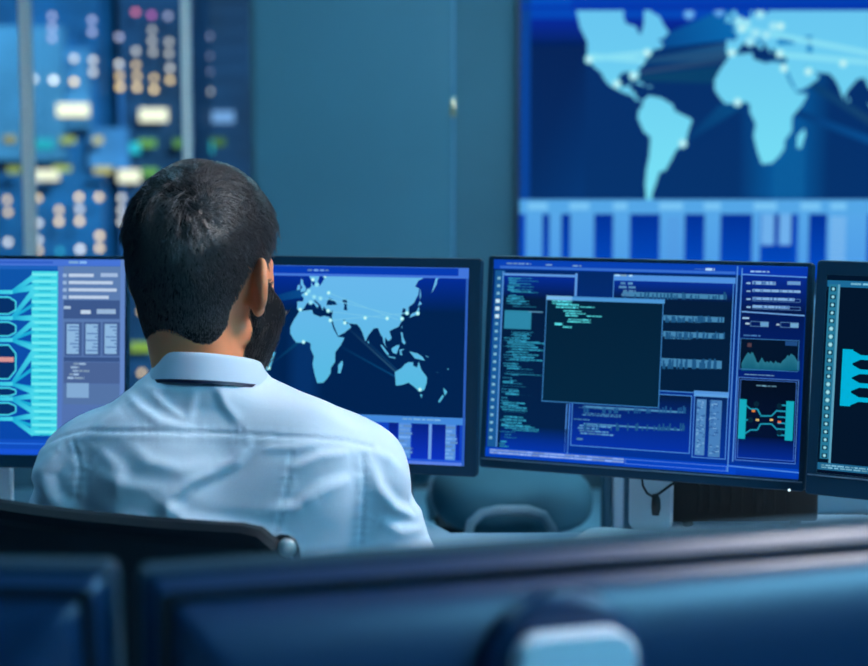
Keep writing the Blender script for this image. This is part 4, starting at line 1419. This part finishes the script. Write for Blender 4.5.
def np_mesh(name, V, Q, m, parent, loc, smooth=True):
    me = bpy.data.meshes.new(name)
    V = np.asarray(V, dtype=np.float32) - np.array(loc, dtype=np.float32)
    nq = len(Q)
    me.vertices.add(len(V))
    me.vertices.foreach_set('co', V.ravel())
    k = Q.shape[1]
    me.loops.add(nq * k)
    me.loops.foreach_set('vertex_index', Q.ravel().astype(np.int32))
    me.polygons.add(nq)
    me.polygons.foreach_set('loop_start', np.arange(0, nq * k, k, dtype=np.int32))
    me.update(calc_edges=True)
    me.validate()
    if smooth:
        me.shade_smooth()
    me.materials.append(m)
    o = bpy.data.objects.new(name, me)
    COL.objects.link(o)
    o.parent = parent
    return o


def vnormals(V, Q):
    n = np.zeros_like(V)
    a, b, c, d = (V[Q[:, i]] for i in range(4))
    fn = np.cross(c - a, d - b)
    for i in range(4):
        np.add.at(n, Q[:, i], fn)
    return n / (np.linalg.norm(n, axis=1, keepdims=True) + 1e-12)


def smooth_verts(V, Q, it=1, w=.5):
    for _ in range(it):
        s = np.zeros_like(V)
        c = np.zeros(len(V))
        for i in range(4):
            for j in (1, 3):
                np.add.at(s, Q[:, i], V[Q[:, (i + j) % 4]])
                np.add.at(c, Q[:, i], 1)
        V = V + w * (s / np.maximum(c, 1)[:, None] - V)
    return V


# head frame: x to his right ear, y to the nose, z up; origin between the ears
HY = R_(-25)
HC = at(203.5, 287, 2.045)
HT = Matrix.Translation(HC) @ Matrix.Rotation(HY, 4, 'Z') @ Matrix.Rotation(R_(2), 4, 'Y') @ Matrix.Rotation(R_(-3), 4, 'X')
HS = 1.0
NB = at(210, 400, 2.035)                                  # base of the neck
PC = at(229, 560, 2.05)                                   # middle of the torso
man = empty('person', (PC.x, 2.06, 0))
tag(man, 'bearded dark haired man in white dress shirt seen from behind, seated facing the monitors', 'person')
ML = tuple(man.location)


def head_shape(f, grow=0.0, detail=True):
    g_ = grow
    f.ell((0, -.012, .046), (.0765 + g_, .0975 + g_, .098 + g_), 0, HT)
    f.ell((0, -.050, .004), (.052 + g_, .048 + g_, .060 + g_), .03, HT)
    f.ell((0, .035, .010), (.069 + g_, .070 + g_, .060 + g_), .03, HT)
    f.ell((0, .040, -.030), (.060 + g_, .056 + g_, .075 + g_), .03, HT)
    f.cone((0, .066, -.083), (0, .040, -.07), .026 + g_, .040 + g_, .025, HT)
    f.cone((-.052, .008, -.055), (-.018, .070, -.085), .018 + g_, .018 + g_, .02, HT)
    f.cone((.052, .008, -.055), (.018, .070, -.085), .018 + g_, .018 + g_, .02, HT)


def face_detail(f):
    for sx in (-1, 1):
        f.ell((sx * .032, .088, .012), (.019, .016, .013), .012, HT, 's')         # eye sockets
        f.ell((sx * .031, .079, .011), (.0125, .0125, .0125), .003, HT)           # eyeballs under the lids
        f.cone((sx * .046, .080, .032), (sx * .014, .094, .031), .007, .008, .010, HT)   # brow
        f.ell((sx * .046, .072, -.020), (.018, .016, .014), .015, HT)             # cheek bones
        f.ell((sx * .011, .104, -.030), (.008, .009, .007), .006, HT)             # nostril wings
        # ear: rim, bowl, lobe
        er = Matrix.Rotation(R_(42 if sx > 0 else -6), 3, 'Z') @ Matrix.Rotation(R_(-10), 3, 'X')
        f.ell((sx * .091, -.009, .010), (.0095, .0225, .034), .006, HT, 'u', er)
        f.cone((sx * .078, .000, .008), (sx * .078, .000, -.014), .010, .010, .008, HT)      # root of the ear
        f.ell((sx * .0995, -.003, .013), (.0085, .0150, .0235), .003, HT, 's', er)
        f.cone((sx * .088, .002, -.008), (sx * .086, .006, -.004), .0045, .0045, .004, HT)   # tragus
        f.ell((sx * .086, -.004, -.022), (.0075, .0095, .010), .005, HT)
    f.cone((0, .096, .026), (0, .110, -.022), .008, .0115, .010, HT)              # nose
    f.ell((0, .096, -.052), (.022, .010, .006), .004, HT)                         # upper lip
    f.ell((0, .095, -.062), (.020, .010, .007), .003, HT)                         # lower lip


# skeleton of arms and legs (world)
SHR, SHL = at(361, 472, 2.02), at(84, 474, 2.02)
ELR, ELL = at(401, 605, 2.12), at(66, 605, 2.12)
WRR, WRL = Vector((-.135, 2.40, DZ + .038)), Vector((-.385, 2.40, DZ + .038))
HIPR, HIPL = Vector((PC.x + .09, 2.06, .535)), Vector((PC.x - .09, 2.06, .535))
KNR, KNL = Vector((PC.x + .13, 2.50, .545)), Vector((PC.x - .13, 2.50, .545))
ANR, ANL = Vector((PC.x + .13, 2.52, .09)), Vector((PC.x - .13, 2.52, .09))


def torso_fn(prof, e=2.3):
    zs = np.array([p[0] for p in prof])

    def fn(X, Y, Z):
        a, b, cx, cy = (np.interp(Z, zs, [p[i] for p in prof]) for i in (1, 2, 3, 4))
        k = (np.abs((X - cx) / a) ** e + np.abs((Y - cy) / b) ** e) ** (1 / e)
        d = (k - 1) * np.minimum(a, b)
        return np.maximum(d, np.maximum(zs[0] - Z, Z - zs[-1]))
    return fn


cxm = PC.x
# z, half width, half depth, centre x, centre y
TORSO = [(.50, .165, .125, cxm, 2.055), (.62, .160, .120, cxm, 2.06), (.74, .168, .122, cxm, 2.06), (.84, .178, .128, cxm, 2.055), (.91, .182, .126, cxm, 2.05),
         (.965, .172, .108, cxm, 2.045), (1.00, .142, .094, cxm + .004, 2.04), (1.03, .104, .084, cxm + .008, 2.036), (1.055, .080, .080, NB.x, 2.032), (1.070, .068, .070, NB.x, 2.032), (1.080, .05, .05, NB.x, 2.034)]


def hand(f, wr, side, spread=1.0):
    """palm, four bent fingers of different lengths and a thumb, resting on the desk; side=+1 right hand"""
    R0 = Matrix.Rotation(R_(side * 12), 4, 'Z')
    T = Matrix.Translation(wr) @ R0
    zt = DZ + .008 - wr.z
    f.cone((0, 0, 0), (0, .03, -.004), .024, .026, .012, T)
    f.ell((0, .055, -.006), (.040, .045, .015), .014, T)
    for i, (x, L, yy) in enumerate(((-.030, .068, .088), (-.010, .078, .094), (.011, .073, .092), (.030, .056, .084))):
        x *= side * -1 if False else side
        a = (x, yy - .012, -.004)
        b = (x * 1.15, yy + L * .38, .004)
        c = (x * 1.22, yy + L * .72, zt + .012)
        d = (x * 1.24, yy + L * .92, zt + .003)
        f.cone(a, b, .0095, .0088, .006, T)
        f.cone(b, c, .0088, .0078, .003, T)
        f.cone(c, d, .0078, .0066, .003, T)
    f.cone((-side * .026, .018, -.008), (-side * .050, .050, -.012), .013, .011, .010, T)
    f.cone((-side * .050, .050, -.012), (-side * .046, .082, zt + .010), .010, .0078, .004, T)


# ---- body (one continuous skin)
bx = graded([(-.41, -.17, .0028), (-.46, -.42, .005)], -.62, .13, .0065)
by = graded([(1.93, 2.20, .0028), (2.36, 2.56, .0042)], 1.88, 2.78, .010)
bz = graded([(.69, .77, .004), (1.05, 1.36, .0028)], .0, 1.38, .010)
fb = Field(bx, by, bz)
head_shape(fb)
face_detail(fb)
nk = HT @ Vector((0, -.030, -.040))
fb.cone(nk, NB + Vector((0, .002, -.02)), .052, .057, .018)
fb.cone(HT @ Vector((-.03, -.05, -.03)), NB + Vector((-.03, -.03, -.01)), .020, .026, .02)
fb.cone(HT @ Vector((.03, -.05, -.03)), NB + Vector((.03, -.03, -.01)), .022, .028, .02)
fb.cone(HT @ Vector((0, .055, -.075)), HT @ Vector((0, .03, -.14)), .014, .018, .02)
fb.op(torso_fn([(z, a - .014, b - .014, x, y) for z, a, b, x, y in TORSO]), (cxm - .2, 1.9, .5), (cxm + .2, 2.2, 1.08), .02)
for sh, el, wr, hp, kn, an, sd in ((SHR, ELR, WRR, HIPR, KNR, ANR, 1), (SHL, ELL, WRL, HIPL, KNL, ANL, -1)):
    fb.cone((NB.x + sd * .05, 2.03, 1.015), sh, .034, .048, .03)
    fb.cone(sh, el, .048, .036, .03)
    fb.cone(el, el.lerp(wr, .35), .034, .033, .02)
    fb.cone(el.lerp(wr, .35), wr, .033, .023, .02)
    hand(fb, wr, sd)
    fb.cone(hp, kn, .074, .052, .03)
    fb.cone(kn, kn.lerp(an, .35), .050, .052, .02)
    fb.cone(kn.lerp(an, .35), an, .052, .032, .02)
    fb.cone(an, an + Vector((0, .05, -.04)), .032, .03, .02)
bV, bQ = fb.mesh()
bV = smooth_verts(bV, bQ, 1, .35)
del fb
M_SKIN = mat('warm_skin', rgb(242, 146, 98), 0.5, noise=(18, .08), bump=(400, .08, .0006))
M_SKIN.node_tree.nodes['Principled BSDF'].inputs['Subsurface Weight'].default_value = .22
M_SKIN.node_tree.nodes['Principled BSDF'].inputs['Subsurface Radius'].default_value = (.008, .003, .0015)
np_mesh('body', bV, bQ, M_SKIN, man, ML)

# ---- hair and beard: shells plus strands
HTi = HT.inverted()
hx = np.arange(HC.x - .135, HC.x + .145, .0026)
hy = np.arange(HC.y - .150, HC.y + .150, .0026)
hz = np.arange(HC.z - .155, HC.z + .185, .0026)
fh = Field(hx, hy, hz)
head_shape(fh)
fh.cone(nk, NB + Vector((0, .002, -.02)), .052, .057, .018)
fh.cone(HT @ Vector((-.03, -.05, -.03)), NB + Vector((-.03, -.03, -.01)), .020, .026, .02)
fh.cone(HT @ Vector((.03, -.05, -.03)), NB + Vector((.03, -.03, -.01)), .022, .028, .02)
X, Y, Z = np.meshgrid(fh.x, fh.y, fh.z, indexing='ij')
A = np.array(HTi)
LX, LY, LZ = (A[i][0] * X + A[i][1] * Y + A[i][2] * Z + A[i][3] for i in range(3))
del X, Y, Z


def sstep(a, b, v):
    t = np.clip((v - a) / (b - a), 0, 1)
    return t * t * (3 - 2 * t)


def hair_thick(x, y, z):
    ax = np.abs(x)
    top = .006 + .010 * sstep(.03, .12, z) + .003 * sstep(.02, .09, y) * sstep(.08, .13, z)
    top = top * (.30 + .70 * sstep(-.055, .045, z))                       # cropped towards the nape
    nape = -.078 + .008 * np.cos(x * 70)                                   # hairline at the back
    front = np.where(z > .094, .080 - .55 * np.maximum(0, z - .10) - .012 * (ax / .06) ** 2, .022 + .6 * np.maximum(0, z - .035))   # hairline at forehead and temples
    side_low = np.interp(y, [-.06, -.035, -.024, .000, .012, .028], [-.076, -.050, .026, .034, -.026, -.030])     # round the ear, sideburn
    m = np.where(ax > .035, sstep(0, .014, z - np.maximum(nape, side_low)), sstep(-.004, .030, z - nape)) * sstep(0, .012, front - y)
    return -.006 + (top + .006) * m


def beard_thick(x, y, z):
    ax = np.abs(x)
    up = np.interp(y, [.0, .012, .03, .06, .09, .12], [.030, .030, .016, -.012, -.036, -.040])
    m = sstep(0, .012, up - z) * sstep(.004, .018, y) * sstep(-.135, -.110, z)
    mouth = np.exp(-((z + .058) / .010) ** 2 - (ax / .024) ** 2) * (y > .07)
    t = .008 + .014 * sstep(.01, .05, y) * sstep(.02, -.03, z) - .004 * sstep(-.05, -.10, z)
    return -.006 + (t + .006) * m * (1 - mouth)


F0 = fh.F.copy()
fh.F = F0 - hair_thick(LX, LY, LZ).astype(np.float32)
hV, hQ = fh.mesh()
fh.F = F0 - beard_thick(LX, LY, LZ).astype(np.float32)
# keep only shells: drop what lies below the skin
rV, rQ = fh.mesh()
del LX, LY, LZ


def to_local(V):
    return V @ A[:3, :3].T + A[:3, 3]


def shell(V, Q, thick):
    """keep the faces that stand above the skin"""
    L = to_local(V)
    t = thick(L[:, 0], L[:, 1], L[:, 2])
    keep = (t[Q] > -.0045).any(1)
    Q = Q[keep]
    used = np.unique(Q)
    re = np.full(len(V), -1)
    re[used] = np.arange(len(used))
    return V[used], re[Q]


hV, hQ = shell(hV, hQ, hair_thick)
rV, rQ = shell(rV, rQ, beard_thick)
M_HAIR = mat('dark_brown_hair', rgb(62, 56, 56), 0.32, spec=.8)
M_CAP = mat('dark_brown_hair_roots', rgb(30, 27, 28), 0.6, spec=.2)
rs = np.random.RandomState(4)


def strands(V, Q, n, flow, length, thick, radius, seg=6, lift=.25, short=.9):
    """three sided tapering hairs that follow a flow field over the shell"""
    N = vnormals(V, Q)
    fa = np.linalg.norm(np.cross(V[Q[:, 2]] - V[Q[:, 0]], V[Q[:, 3]] - V[Q[:, 1]]), axis=1)
    f = rs.choice(len(Q), n, p=fa / fa.sum())
    w = rs.rand(n, 4)
    w /= w.sum(1, keepdims=True)
    P = (V[Q[f]] * w[:, :, None]).sum(1)
    Nn = (N[Q[f]] * w[:, :, None]).sum(1)
    L0 = to_local(P)
    ln = length(L0) * rs.uniform(.6, 1.2, n)
    th = np.maximum(thick(L0[:, 0], L0[:, 1], L0[:, 2]), .001)
    P = P - Nn * np.minimum(th * .25, .003)[:, None]
    lf = (lift + (short - lift) * sstep(.016, .008, ln))[:, None]
    B = np.array(HT)[:3, :3]
    cell = np.floor(L0 / .0085 + rs.normal(0, .25, (n, 3))).astype(int)
    cid = (cell[:, 0] * 73856093 ^ cell[:, 1] * 19349663 ^ cell[:, 2] * 83492791) % 4096
    jit = rs.normal(0, .42, (4096, 3))[cid] + rs.normal(0, .14, (n, 3))
    ln = ln * rs.uniform(.75, 1.25, 4096)[cid]
    pts, dirs = [P.copy()], []
    nn = Nn.copy()
    for i in range(seg):
        d = flow(to_local(P)) @ B.T + jit
        d -= nn * (d * nn).sum(1, keepdims=True)
        d /= np.linalg.norm(d, axis=1, keepdims=True) + 1e-9
        d2 = d + nn * lf * (1.0 if i < 2 else (.25 if i < 4 else 0.1))
        P = P + d2 / np.linalg.norm(d2, axis=1, keepdims=True) * (ln / seg)[:, None]
        # normal turns as the hair runs over the skull
        Lp = to_local(P)
        el = np.stack([Lp[:, 0] / .0745 ** 2, (Lp[:, 1] + .012) / .0975 ** 2, (Lp[:, 2] - .03) / .1 ** 2], 1)
        nn = el @ B.T
        nn /= np.linalg.norm(nn, axis=1, keepdims=True) + 1e-9
        pts.append(P.copy())
        dirs.append(d)
    dirs.append(d)
    vs, m = [], seg + 1
    for i in range(m):
        side = np.cross(dirs[i], nn)
        side /= np.linalg.norm(side, axis=1, keepdims=True) + 1e-9
        r = radius * (1 - .75 * (i / seg) ** 1.5)
        for k in range(3):
            g_ = 2 * math.pi * k / 3
            vs.append(pts[i] + (side * math.cos(g_) + nn * math.sin(g_)) * r)
    VV = np.stack(vs, 1).reshape(-1, 3)                    # n x (m*3)
    base = np.arange(n)[:, None] * (m * 3)
    q = []
    for i in range(seg):
        for k in range(3):
            l = (k + 1) % 3
            q.append(np.stack([base[:, 0] + i * 3 + k, base[:, 0] + i * 3 + l, base[:, 0] + (i + 1) * 3 + l, base[:, 0] + (i + 1) * 3 + k], 1))
    return VV, np.concatenate(q)


WH = np.array([.028, -.086, .102])                        # the whorl on the back of the crown


def hair_flow(p):
    v = p - WH
    dist = np.linalg.norm(v, axis=1, keepdims=True)
    out = v / (dist + 1e-6)
    nrm = np.stack([p[:, 0] / .0745 ** 2, (p[:, 1] + .012) / .0975 ** 2, (p[:, 2] - .046) / .098 ** 2], 1)
    nrm /= np.linalg.norm(nrm, axis=1, keepdims=True) + 1e-9
    sw = np.cross(nrm, out)
    d = out + sw * .8 * np.exp(-dist / .05)
    fwd = sstep(.06, .12, p[:, 2])[:, None]
    d = d + fwd * np.array([.55, .35, .0]) * sstep(.02, .07, dist)
    low = sstep(.07, -.02, p[:, 2])[:, None]
    return d + low * np.array([0, 0.0, -1.3])


def hair_len(p):
    return .004 + .004 * sstep(-.065, -.03, p[:, 2]) + .025 * sstep(.0, .11, p[:, 2])


def beard_flow(p):
    return np.stack([p[:, 0] * 3, .55 + 0 * p[:, 0], -1 + 0 * p[:, 0]], 1)


Lh = to_local(hV)
sV, sQ = strands(hV, hQ, 30000, hair_flow, hair_len, hair_thick, .00060, 6, .36, .7)
hair = np_mesh('hair', sV, sQ, M_HAIR, man, ML)
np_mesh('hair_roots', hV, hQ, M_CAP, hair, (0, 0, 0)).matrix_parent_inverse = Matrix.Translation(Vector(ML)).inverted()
tV, tQ = strands(rV, rQ, 9000, beard_flow, lambda p: .011 + 0 * p[:, 0] + .001 * sstep(-.02, -.09, p[:, 2]), beard_thick, .0005, 4, .9, .9)
M_BEARD = mat('dark_beard_hair', rgb(58, 46, 44), 0.45)
beard = np_mesh('beard', tV, tQ, M_BEARD, man, ML)
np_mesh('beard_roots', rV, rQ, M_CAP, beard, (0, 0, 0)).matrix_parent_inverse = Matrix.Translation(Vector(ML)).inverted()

# ---- eyes and eyebrows
for sx in (-1, 1):
    e = HT @ Vector((sx * .0315, .0822, .0105))
    eye = MB().lathe([(.0105 * math.sin(R_(a)) + .00005, -.0105 * math.cos(R_(a))) for a in range(0, 181, 12)], n=24,
                     M=Matrix.Translation(e - Vector(ML)) @ HT.to_3x3().to_4x4() @ Matrix.Rotation(R_(-90), 4, 'X')).build('eye', mat('eye_white', rgb(225, 222, 216), .25), man, 'all')
    MB().lathe([(.00005, .0106), (.0022, .0104), (.0048, .0096), (.0048, .0090), (.00005, .0090)], n=20,
               M=Matrix.Translation(e - Vector(ML)) @ HT.to_3x3().to_4x4() @ Matrix.Rotation(R_(-90), 4, 'X')).build('iris', mat('dark_iris', rgb(40, 26, 20), .2), eye, True)
    bp_ = [HT @ Vector((sx * x, y, z)) - Vector(ML) for x, y, z in ((.050, .0825, .032), (.040, .0905, .0385), (.028, .0965, .040), (.014, .1005, .036))]
    MB().tube(bp_, [.0012, .0030, .0036, .0026], 8).build('eyebrow', M_CAP, man, True)

# ---- shirt
fs_ = Field(np.arange(-.58, .08, .0036), np.arange(1.84, 2.46, .0042), np.arange(.54, 1.10, .0036))
fs_.op(torso_fn([(max(z, .56) if i == 0 else z, a, b, x, y) for i, (z, a, b, x, y) in enumerate(TORSO)]), (cxm - .2, 1.88, .55), (cxm + .2, 2.2, 1.08), .01)
fs_.ell(at(150, 468, 1.985), (.075, .055, .085), .05)
fs_.ell(at(306, 468, 1.985), (.075, .055, .085), .05)
tl0, tl1 = at(166, 414, 2.02), at(88, 458, 2.02)
tr0, tr1 = at(262, 425, 2.02), at(354, 462, 2.02)
fs_.cone(tl0, tl1, .046, .047, .03)
fs_.cone(tr0, tr1, .042, .046, .03)
fs_.cone(at(342, 453, 2.02), SHR, .050, .055, .02)
fs_.cone(SHR, SHR.lerp(ELR, .45), .056, .054, .025)
fs_.cone(SHR.lerp(ELR, .45), ELR, .054, .050, .025)
fs_.cone(ELR, WRR + Vector((0, -.012, 0)), .050, .034, .02)
fs_.cone(at(100, 452, 2.02), SHL, .050, .055, .02)
fs_.cone(SHL, SHL.lerp(ELL, .45), .055, .050, .025)
fs_.cone(SHL.lerp(ELL, .45), ELL, .050, .050, .025)
fs_.cone(ELL, WRL + Vector((0, -.012, 0)), .050, .034, .02)
fs_.ell(at(413, 556, 2.06), (.030, .034, .024), .02)                     # bunched sleeve at the elbow
fs_.ell(at(52, 520, 2.05), (.030, .04, .05), .02)
sVv, sQq = fs_.mesh()
del fs_
sVv = smooth_verts(sVv, sQq, 1, .4)
N = vnormals(sVv, sQq)
PX = pxy(sVv)
facing = sstep(.25, -.15, N[:, 1])


def seg_dist(P, pts):
    """distance in photo pixels to a polyline, running parameter, signed side"""
    best = np.full(len(P), 1e9)
    par = np.zeros(len(P))
    sgn = np.zeros(len(P))
    tot = sum(math.dist(a, b) for a, b in zip(pts, pts[1:]))
    run = 0
    for a, b in zip(pts, pts[1:]):
        a_, ab = np.array(a, float), np.array(b, float) - np.array(a, float)
        L = float(np.linalg.norm(ab))
        t = np.clip(((P - a_) @ ab) / (L * L), 0, 1)
        d = P - a_ - t[:, None] * ab
        dd = np.linalg.norm(d, axis=1)
        m = dd < best
        best[m] = dd[m]
        par[m] = (run + t[m] * L) / tot
        cr = ab[0] * d[:, 1] - ab[1] * d[:, 0]
        sgn[m] = np.sign(cr[m])
        run += L
    return best, par, sgn


disp = np.zeros(len(sVv))


def fold(pts, width, amp, asym=0.0):
    """a ridge (amp > 0) or crease along a line; asym tilts it like an overhanging pleat"""
    global disp
    d, t, sg = seg_dist(PX, pts)
    taper = np.sin(np.pi * np.clip(t, .02, .98)) ** .5
    s = d * sg
    prof = np.exp(-(s / width) ** 2) + asym * (s / width) * np.exp(-(s / (width * 1.6)) ** 2)
    disp += amp * taper * prof


mm = .001
YOKE = [(40, 447), (58, 438), (78, 433), (120, 431), (180, 432), (240, 434), (300, 437), (345, 441), (372, 447)]
d, t, sg = seg_dist(PX, YOKE)
disp += -1.5 * mm * np.exp(-(d / 1.5) ** 2)
disp += .8 * mm * np.exp(-((d - 5) / 4.0) ** 2) * (sg > 0) + .4 * mm * np.exp(-((d - 4) / 3.0) ** 2) * (sg < 0)
puck = np.sin(PX[:, 0] * .55 + 3.0 * np.sin(PX[:, 0] * .083) + 1.2 * np.sin(PX[:, 0] * .21)) * (.55 + .45 * np.sin(PX[:, 0] * .137)) * sstep(96, 130, PX[:, 0]) * sstep(330, 260, PX[:, 0])
disp += .6 * mm * puck * np.exp(-(d / 9.0) ** 2)
# vertical seams with puckers
for seam, per in (([(291, 452), (288, 480), (281, 510), (272, 545)], .75), ([(362, 455), (364, 480), (362, 520), (360, 545)], .8), ([(74, 440), (80, 470), (76, 500)], .7)):
    d, t, sg = seg_dist(PX, seam)
    disp += -1.3 * mm * np.exp(-(d / 1.7) ** 2) + .5 * mm * np.exp(-((d - 5) / 3.5) ** 2) + .45 * mm * np.sin(PX[:, 1] * per * .8 + 2 * np.sin(PX[:, 1] * .13)) * np.exp(-(d / 8.0) ** 2)
for (pts, wd, am, asy) in (
        ([(248, 446), (236, 462), (212, 474), (190, 484), (172, 498), (163, 520)], 7, 5.5, .5),
        ([(160, 500), (185, 520), (225, 528), (275, 533)], 9, 6.0, .4),
        ([(110, 512), (150, 522), (200, 534)], 7, 3.0, .3),
        ([(125, 392), (140, 408), (160, 422), (190, 428)], 6, 3.0, .3),
        ([(150, 390), (165, 405), (185, 420)], 5, 2.4, .3),
        ([(216, 384), (224, 405), (240, 424)], 6, 3.0, -.4),
        ([(196, 384), (192, 404), (188, 424)], 6, 2.0, .3),
        ([(58, 452), (46, 474), (52, 496), (78, 516), (108, 528)], 8, 6.0, .4),
        ([(42, 462), (38, 478), (44, 488)], 6, 4.0, .0),
        ([(66, 446), (84, 438), (104, 420), (122, 408)], 8, 4.0, .3),
        ([(96, 470), (130, 486), (170, 490)], 9, 3.5, .4),
        ([(100, 450), (120, 470), (118, 500)], 8, 3.0, .3),
        ([(292, 470), (320, 456), (350, 452)], 6, 4.0, .4),
        ([(300, 500), (322, 488), (352, 478)], 8, 5.0, .5),
        ([(268, 512), (296, 506), (318, 494)], 7, 3.5, .4),
        ([(372, 462), (378, 486), (392, 504), (412, 516), (420, 504)], 7, 6.5, .5),
        ([(370, 450), (388, 458), (402, 472)], 6, 3.0, .4),
        ([(380, 520), (400, 530), (424, 528)], 8, 4.0, .4),
        ([(300, 404), (330, 416), (360, 432)], 8, 2.0, .3),
        ([(260, 450), (285, 448), (320, 446)], 5, 2.2, .0),
        ([(130, 445), (150, 462), (180, 470), (215, 462)], 9, 3.0, .3)):
    fold(pts, wd * .85, am * 1.25 * mm, asy)
# broad unevenness of the cloth
disp += 1.1 * mm * np.sin(PX[:, 0] * .061 + PX[:, 1] * .043) * np.sin(PX[:, 1] * .07 - PX[:, 0] * .02 + 1)
sVv = sVv + N * (disp * facing)[:, None]
# cuffs, front and sleeves also get gathered cloth where the camera does not look
wr_g = 1.6 * mm * np.sin(sVv[:, 1] * 95 + sVv[:, 0] * 40) * sstep(2.10, 2.2, sVv[:, 1])
sVv = sVv + N * wr_g[:, None]
M_SHIRT = mat('white_cotton', rgb(222, 230, 238), 0.72, spec=.3, bump=(1400, .06, .0003))
M_SHIRT.node_tree.nodes['Principled BSDF'].inputs['Sheen Weight'].default_value = .15
shirt = np_mesh('shirt', sVv, sQq, M_SHIRT, man, ML)

# collar: folded leaf round the neck, lower at the front
cc = Vector((at(210, 380, 2.03).x, 2.028, 0))
zb0 = at(210, 379, 1.955).z
zt0 = at(210, 352, 1.965).z
NA = 72


def collar_pt(g_, v, off):
    """g_ angle (pi*1.5 = back), v 0 bottom .. 1 top"""
    c_, s_ = math.cos(g_), math.sin(g_)
    rx = (.0755 + off) * (1 - v) + (.0635 + off) * v
    ry = (.0765 + off) * (1 - v) + (.0655 + off) * v
    fr_ = (s_ + 1) / 2                                       # 0 back .. 1 front
    z = zb0 + (zt0 - zb0) * v - fr_ * (.035 - .004 * v) - .004 * c_ - (.030 * max(0, fr_ - .75) * 4 * (1 - v))
    return Vector((cc.x + rx * c_, cc.y + ry * s_ + .006 * fr_ - .004 * v, z)) - Vector(ML)


def collar_mesh(v_list, name, m, parent, g0=R_(96), g1=R_(444), closed=False):
    vs, fs = [], []
    k = len(v_list)
    for i in range(NA + 1):
        g_ = g0 + (g1 - g0) * i / NA
        for (v, off) in v_list:
            vs.append(collar_pt(g_, v, off))
    for i in range(NA):
        for j in range(k):
            l = (j + 1) % k
            fs.append((i * k + j, i * k + l, (i + 1) * k + l, (i + 1) * k + j))
    fs.append(tuple(range(k)))
    fs.append(tuple(NA * k + j for j in reversed(range(k))))
    return MB().add(vs, fs).build(name, m, parent, True, angle=60)


col_ = collar_mesh([(0.0, .0035), (0.0, .0052), (.10, .0050), (.5, .0040), (.85, .0030), (.97, .0018), (1.0, -.0005), (.97, -.0030), (.80, -.0045), (.0, -.006), (.0, -.003), (.5, -.0012)],
                   'collar', mat('white_cotton_collar', rgb(206, 218, 230), .7, spec=.3, bump=(1400, .06, .0003)), shirt)
col_.matrix_parent_inverse = Matrix.Identity(4)
# navy tie: band under the collar, knot and blade on the chest
tie = collar_mesh([(-.13, .0028), (-.13, .0044), (.10, .0034), (.25, .0026), (.25, .0010), (-.10, .0010)], 'necktie', mat('navy_silk', rgb(14, 22, 58), .45), man, R_(88), R_(452))
kn = collar_pt(R_(90), .0, .006)
kb = MB()
def ringz(z, hw, hd, y):
    return [Vector((kn.x + hw * math.cos(R_(a)), y + hd * math.sin(R_(a)), z)) for a in range(0, 360, 20)]
loft(kb, [ringz(kn.z + .022, .019, .010, kn.y + .006), ringz(kn.z + .005, .016, .011, kn.y + .008), ringz(kn.z - .018, .010, .008, kn.y + .010)])
loft(kb, [ringz(kn.z - .016, .011, .004, kn.y + .012), ringz(kn.z - .10, .022, .004, 2.203 - ML[1]), ringz(kn.z - .34, .038, .004, 2.208 - ML[1]), ringz(kn.z - .38, .006, .003, 2.208 - ML[1])])
kb.build('tie_knot', mat('navy_silk', rgb(14, 22, 58), .45), tie, True)

# ---- trousers and shoes
ft_ = Field(np.arange(cxm - .24, cxm + .24, .007), np.arange(1.92, 2.64, .007), np.arange(.07, .70, .007))
ft_.op(torso_fn([(.455, .152, .112, cxm, 2.06), (.50, .178, .138, cxm, 2.06), (.60, .174, .134, cxm, 2.06), (.665, .172, .131, cxm, 2.06)]), (cxm - .2, 1.9, .44), (cxm + .2, 2.2, .68), .02)
for hp, kn_, an in ((HIPR, KNR, ANR), (HIPL, KNL, ANL)):
    ft_.cone(hp, kn_, .084, .064, .03)
    ft_.cone(kn_, an + Vector((0, 0, .03)), .064, .046, .02)
pV, pQ = ft_.mesh()
np_mesh('trousers', pV, pQ, mat('charcoal_trousers', rgb(30, 36, 48), .8), man, ML)
for an in (ANR, ANL):
    fx = Field(np.arange(an.x - .06, an.x + .06, .004), np.arange(an.y - .06, an.y + .24, .004), np.arange(-.01, .13, .004))
    fx.cone(an + Vector((0, -.012, -.045)), an + Vector((0, .08, -.05)), .040, .036, .02)
    fx.cone(an + Vector((0, .08, -.055)), an + Vector((0, .165, -.062)), .038, .028, .02)
    fx.op(lambda X, Y, Z: .003 - Z, (an.x - .1, an.y - .1, -.02), (an.x + .1, an.y + .3, .01), 0, 's') if False else None
    fx.F = np.maximum(fx.F, (.002 - fx.z)[None, None, :])
    oV, oQ = fx.mesh()
    np_mesh('shoe', oV, oQ, mat('black_leather', rgb(16, 15, 16), .3), man, ML)
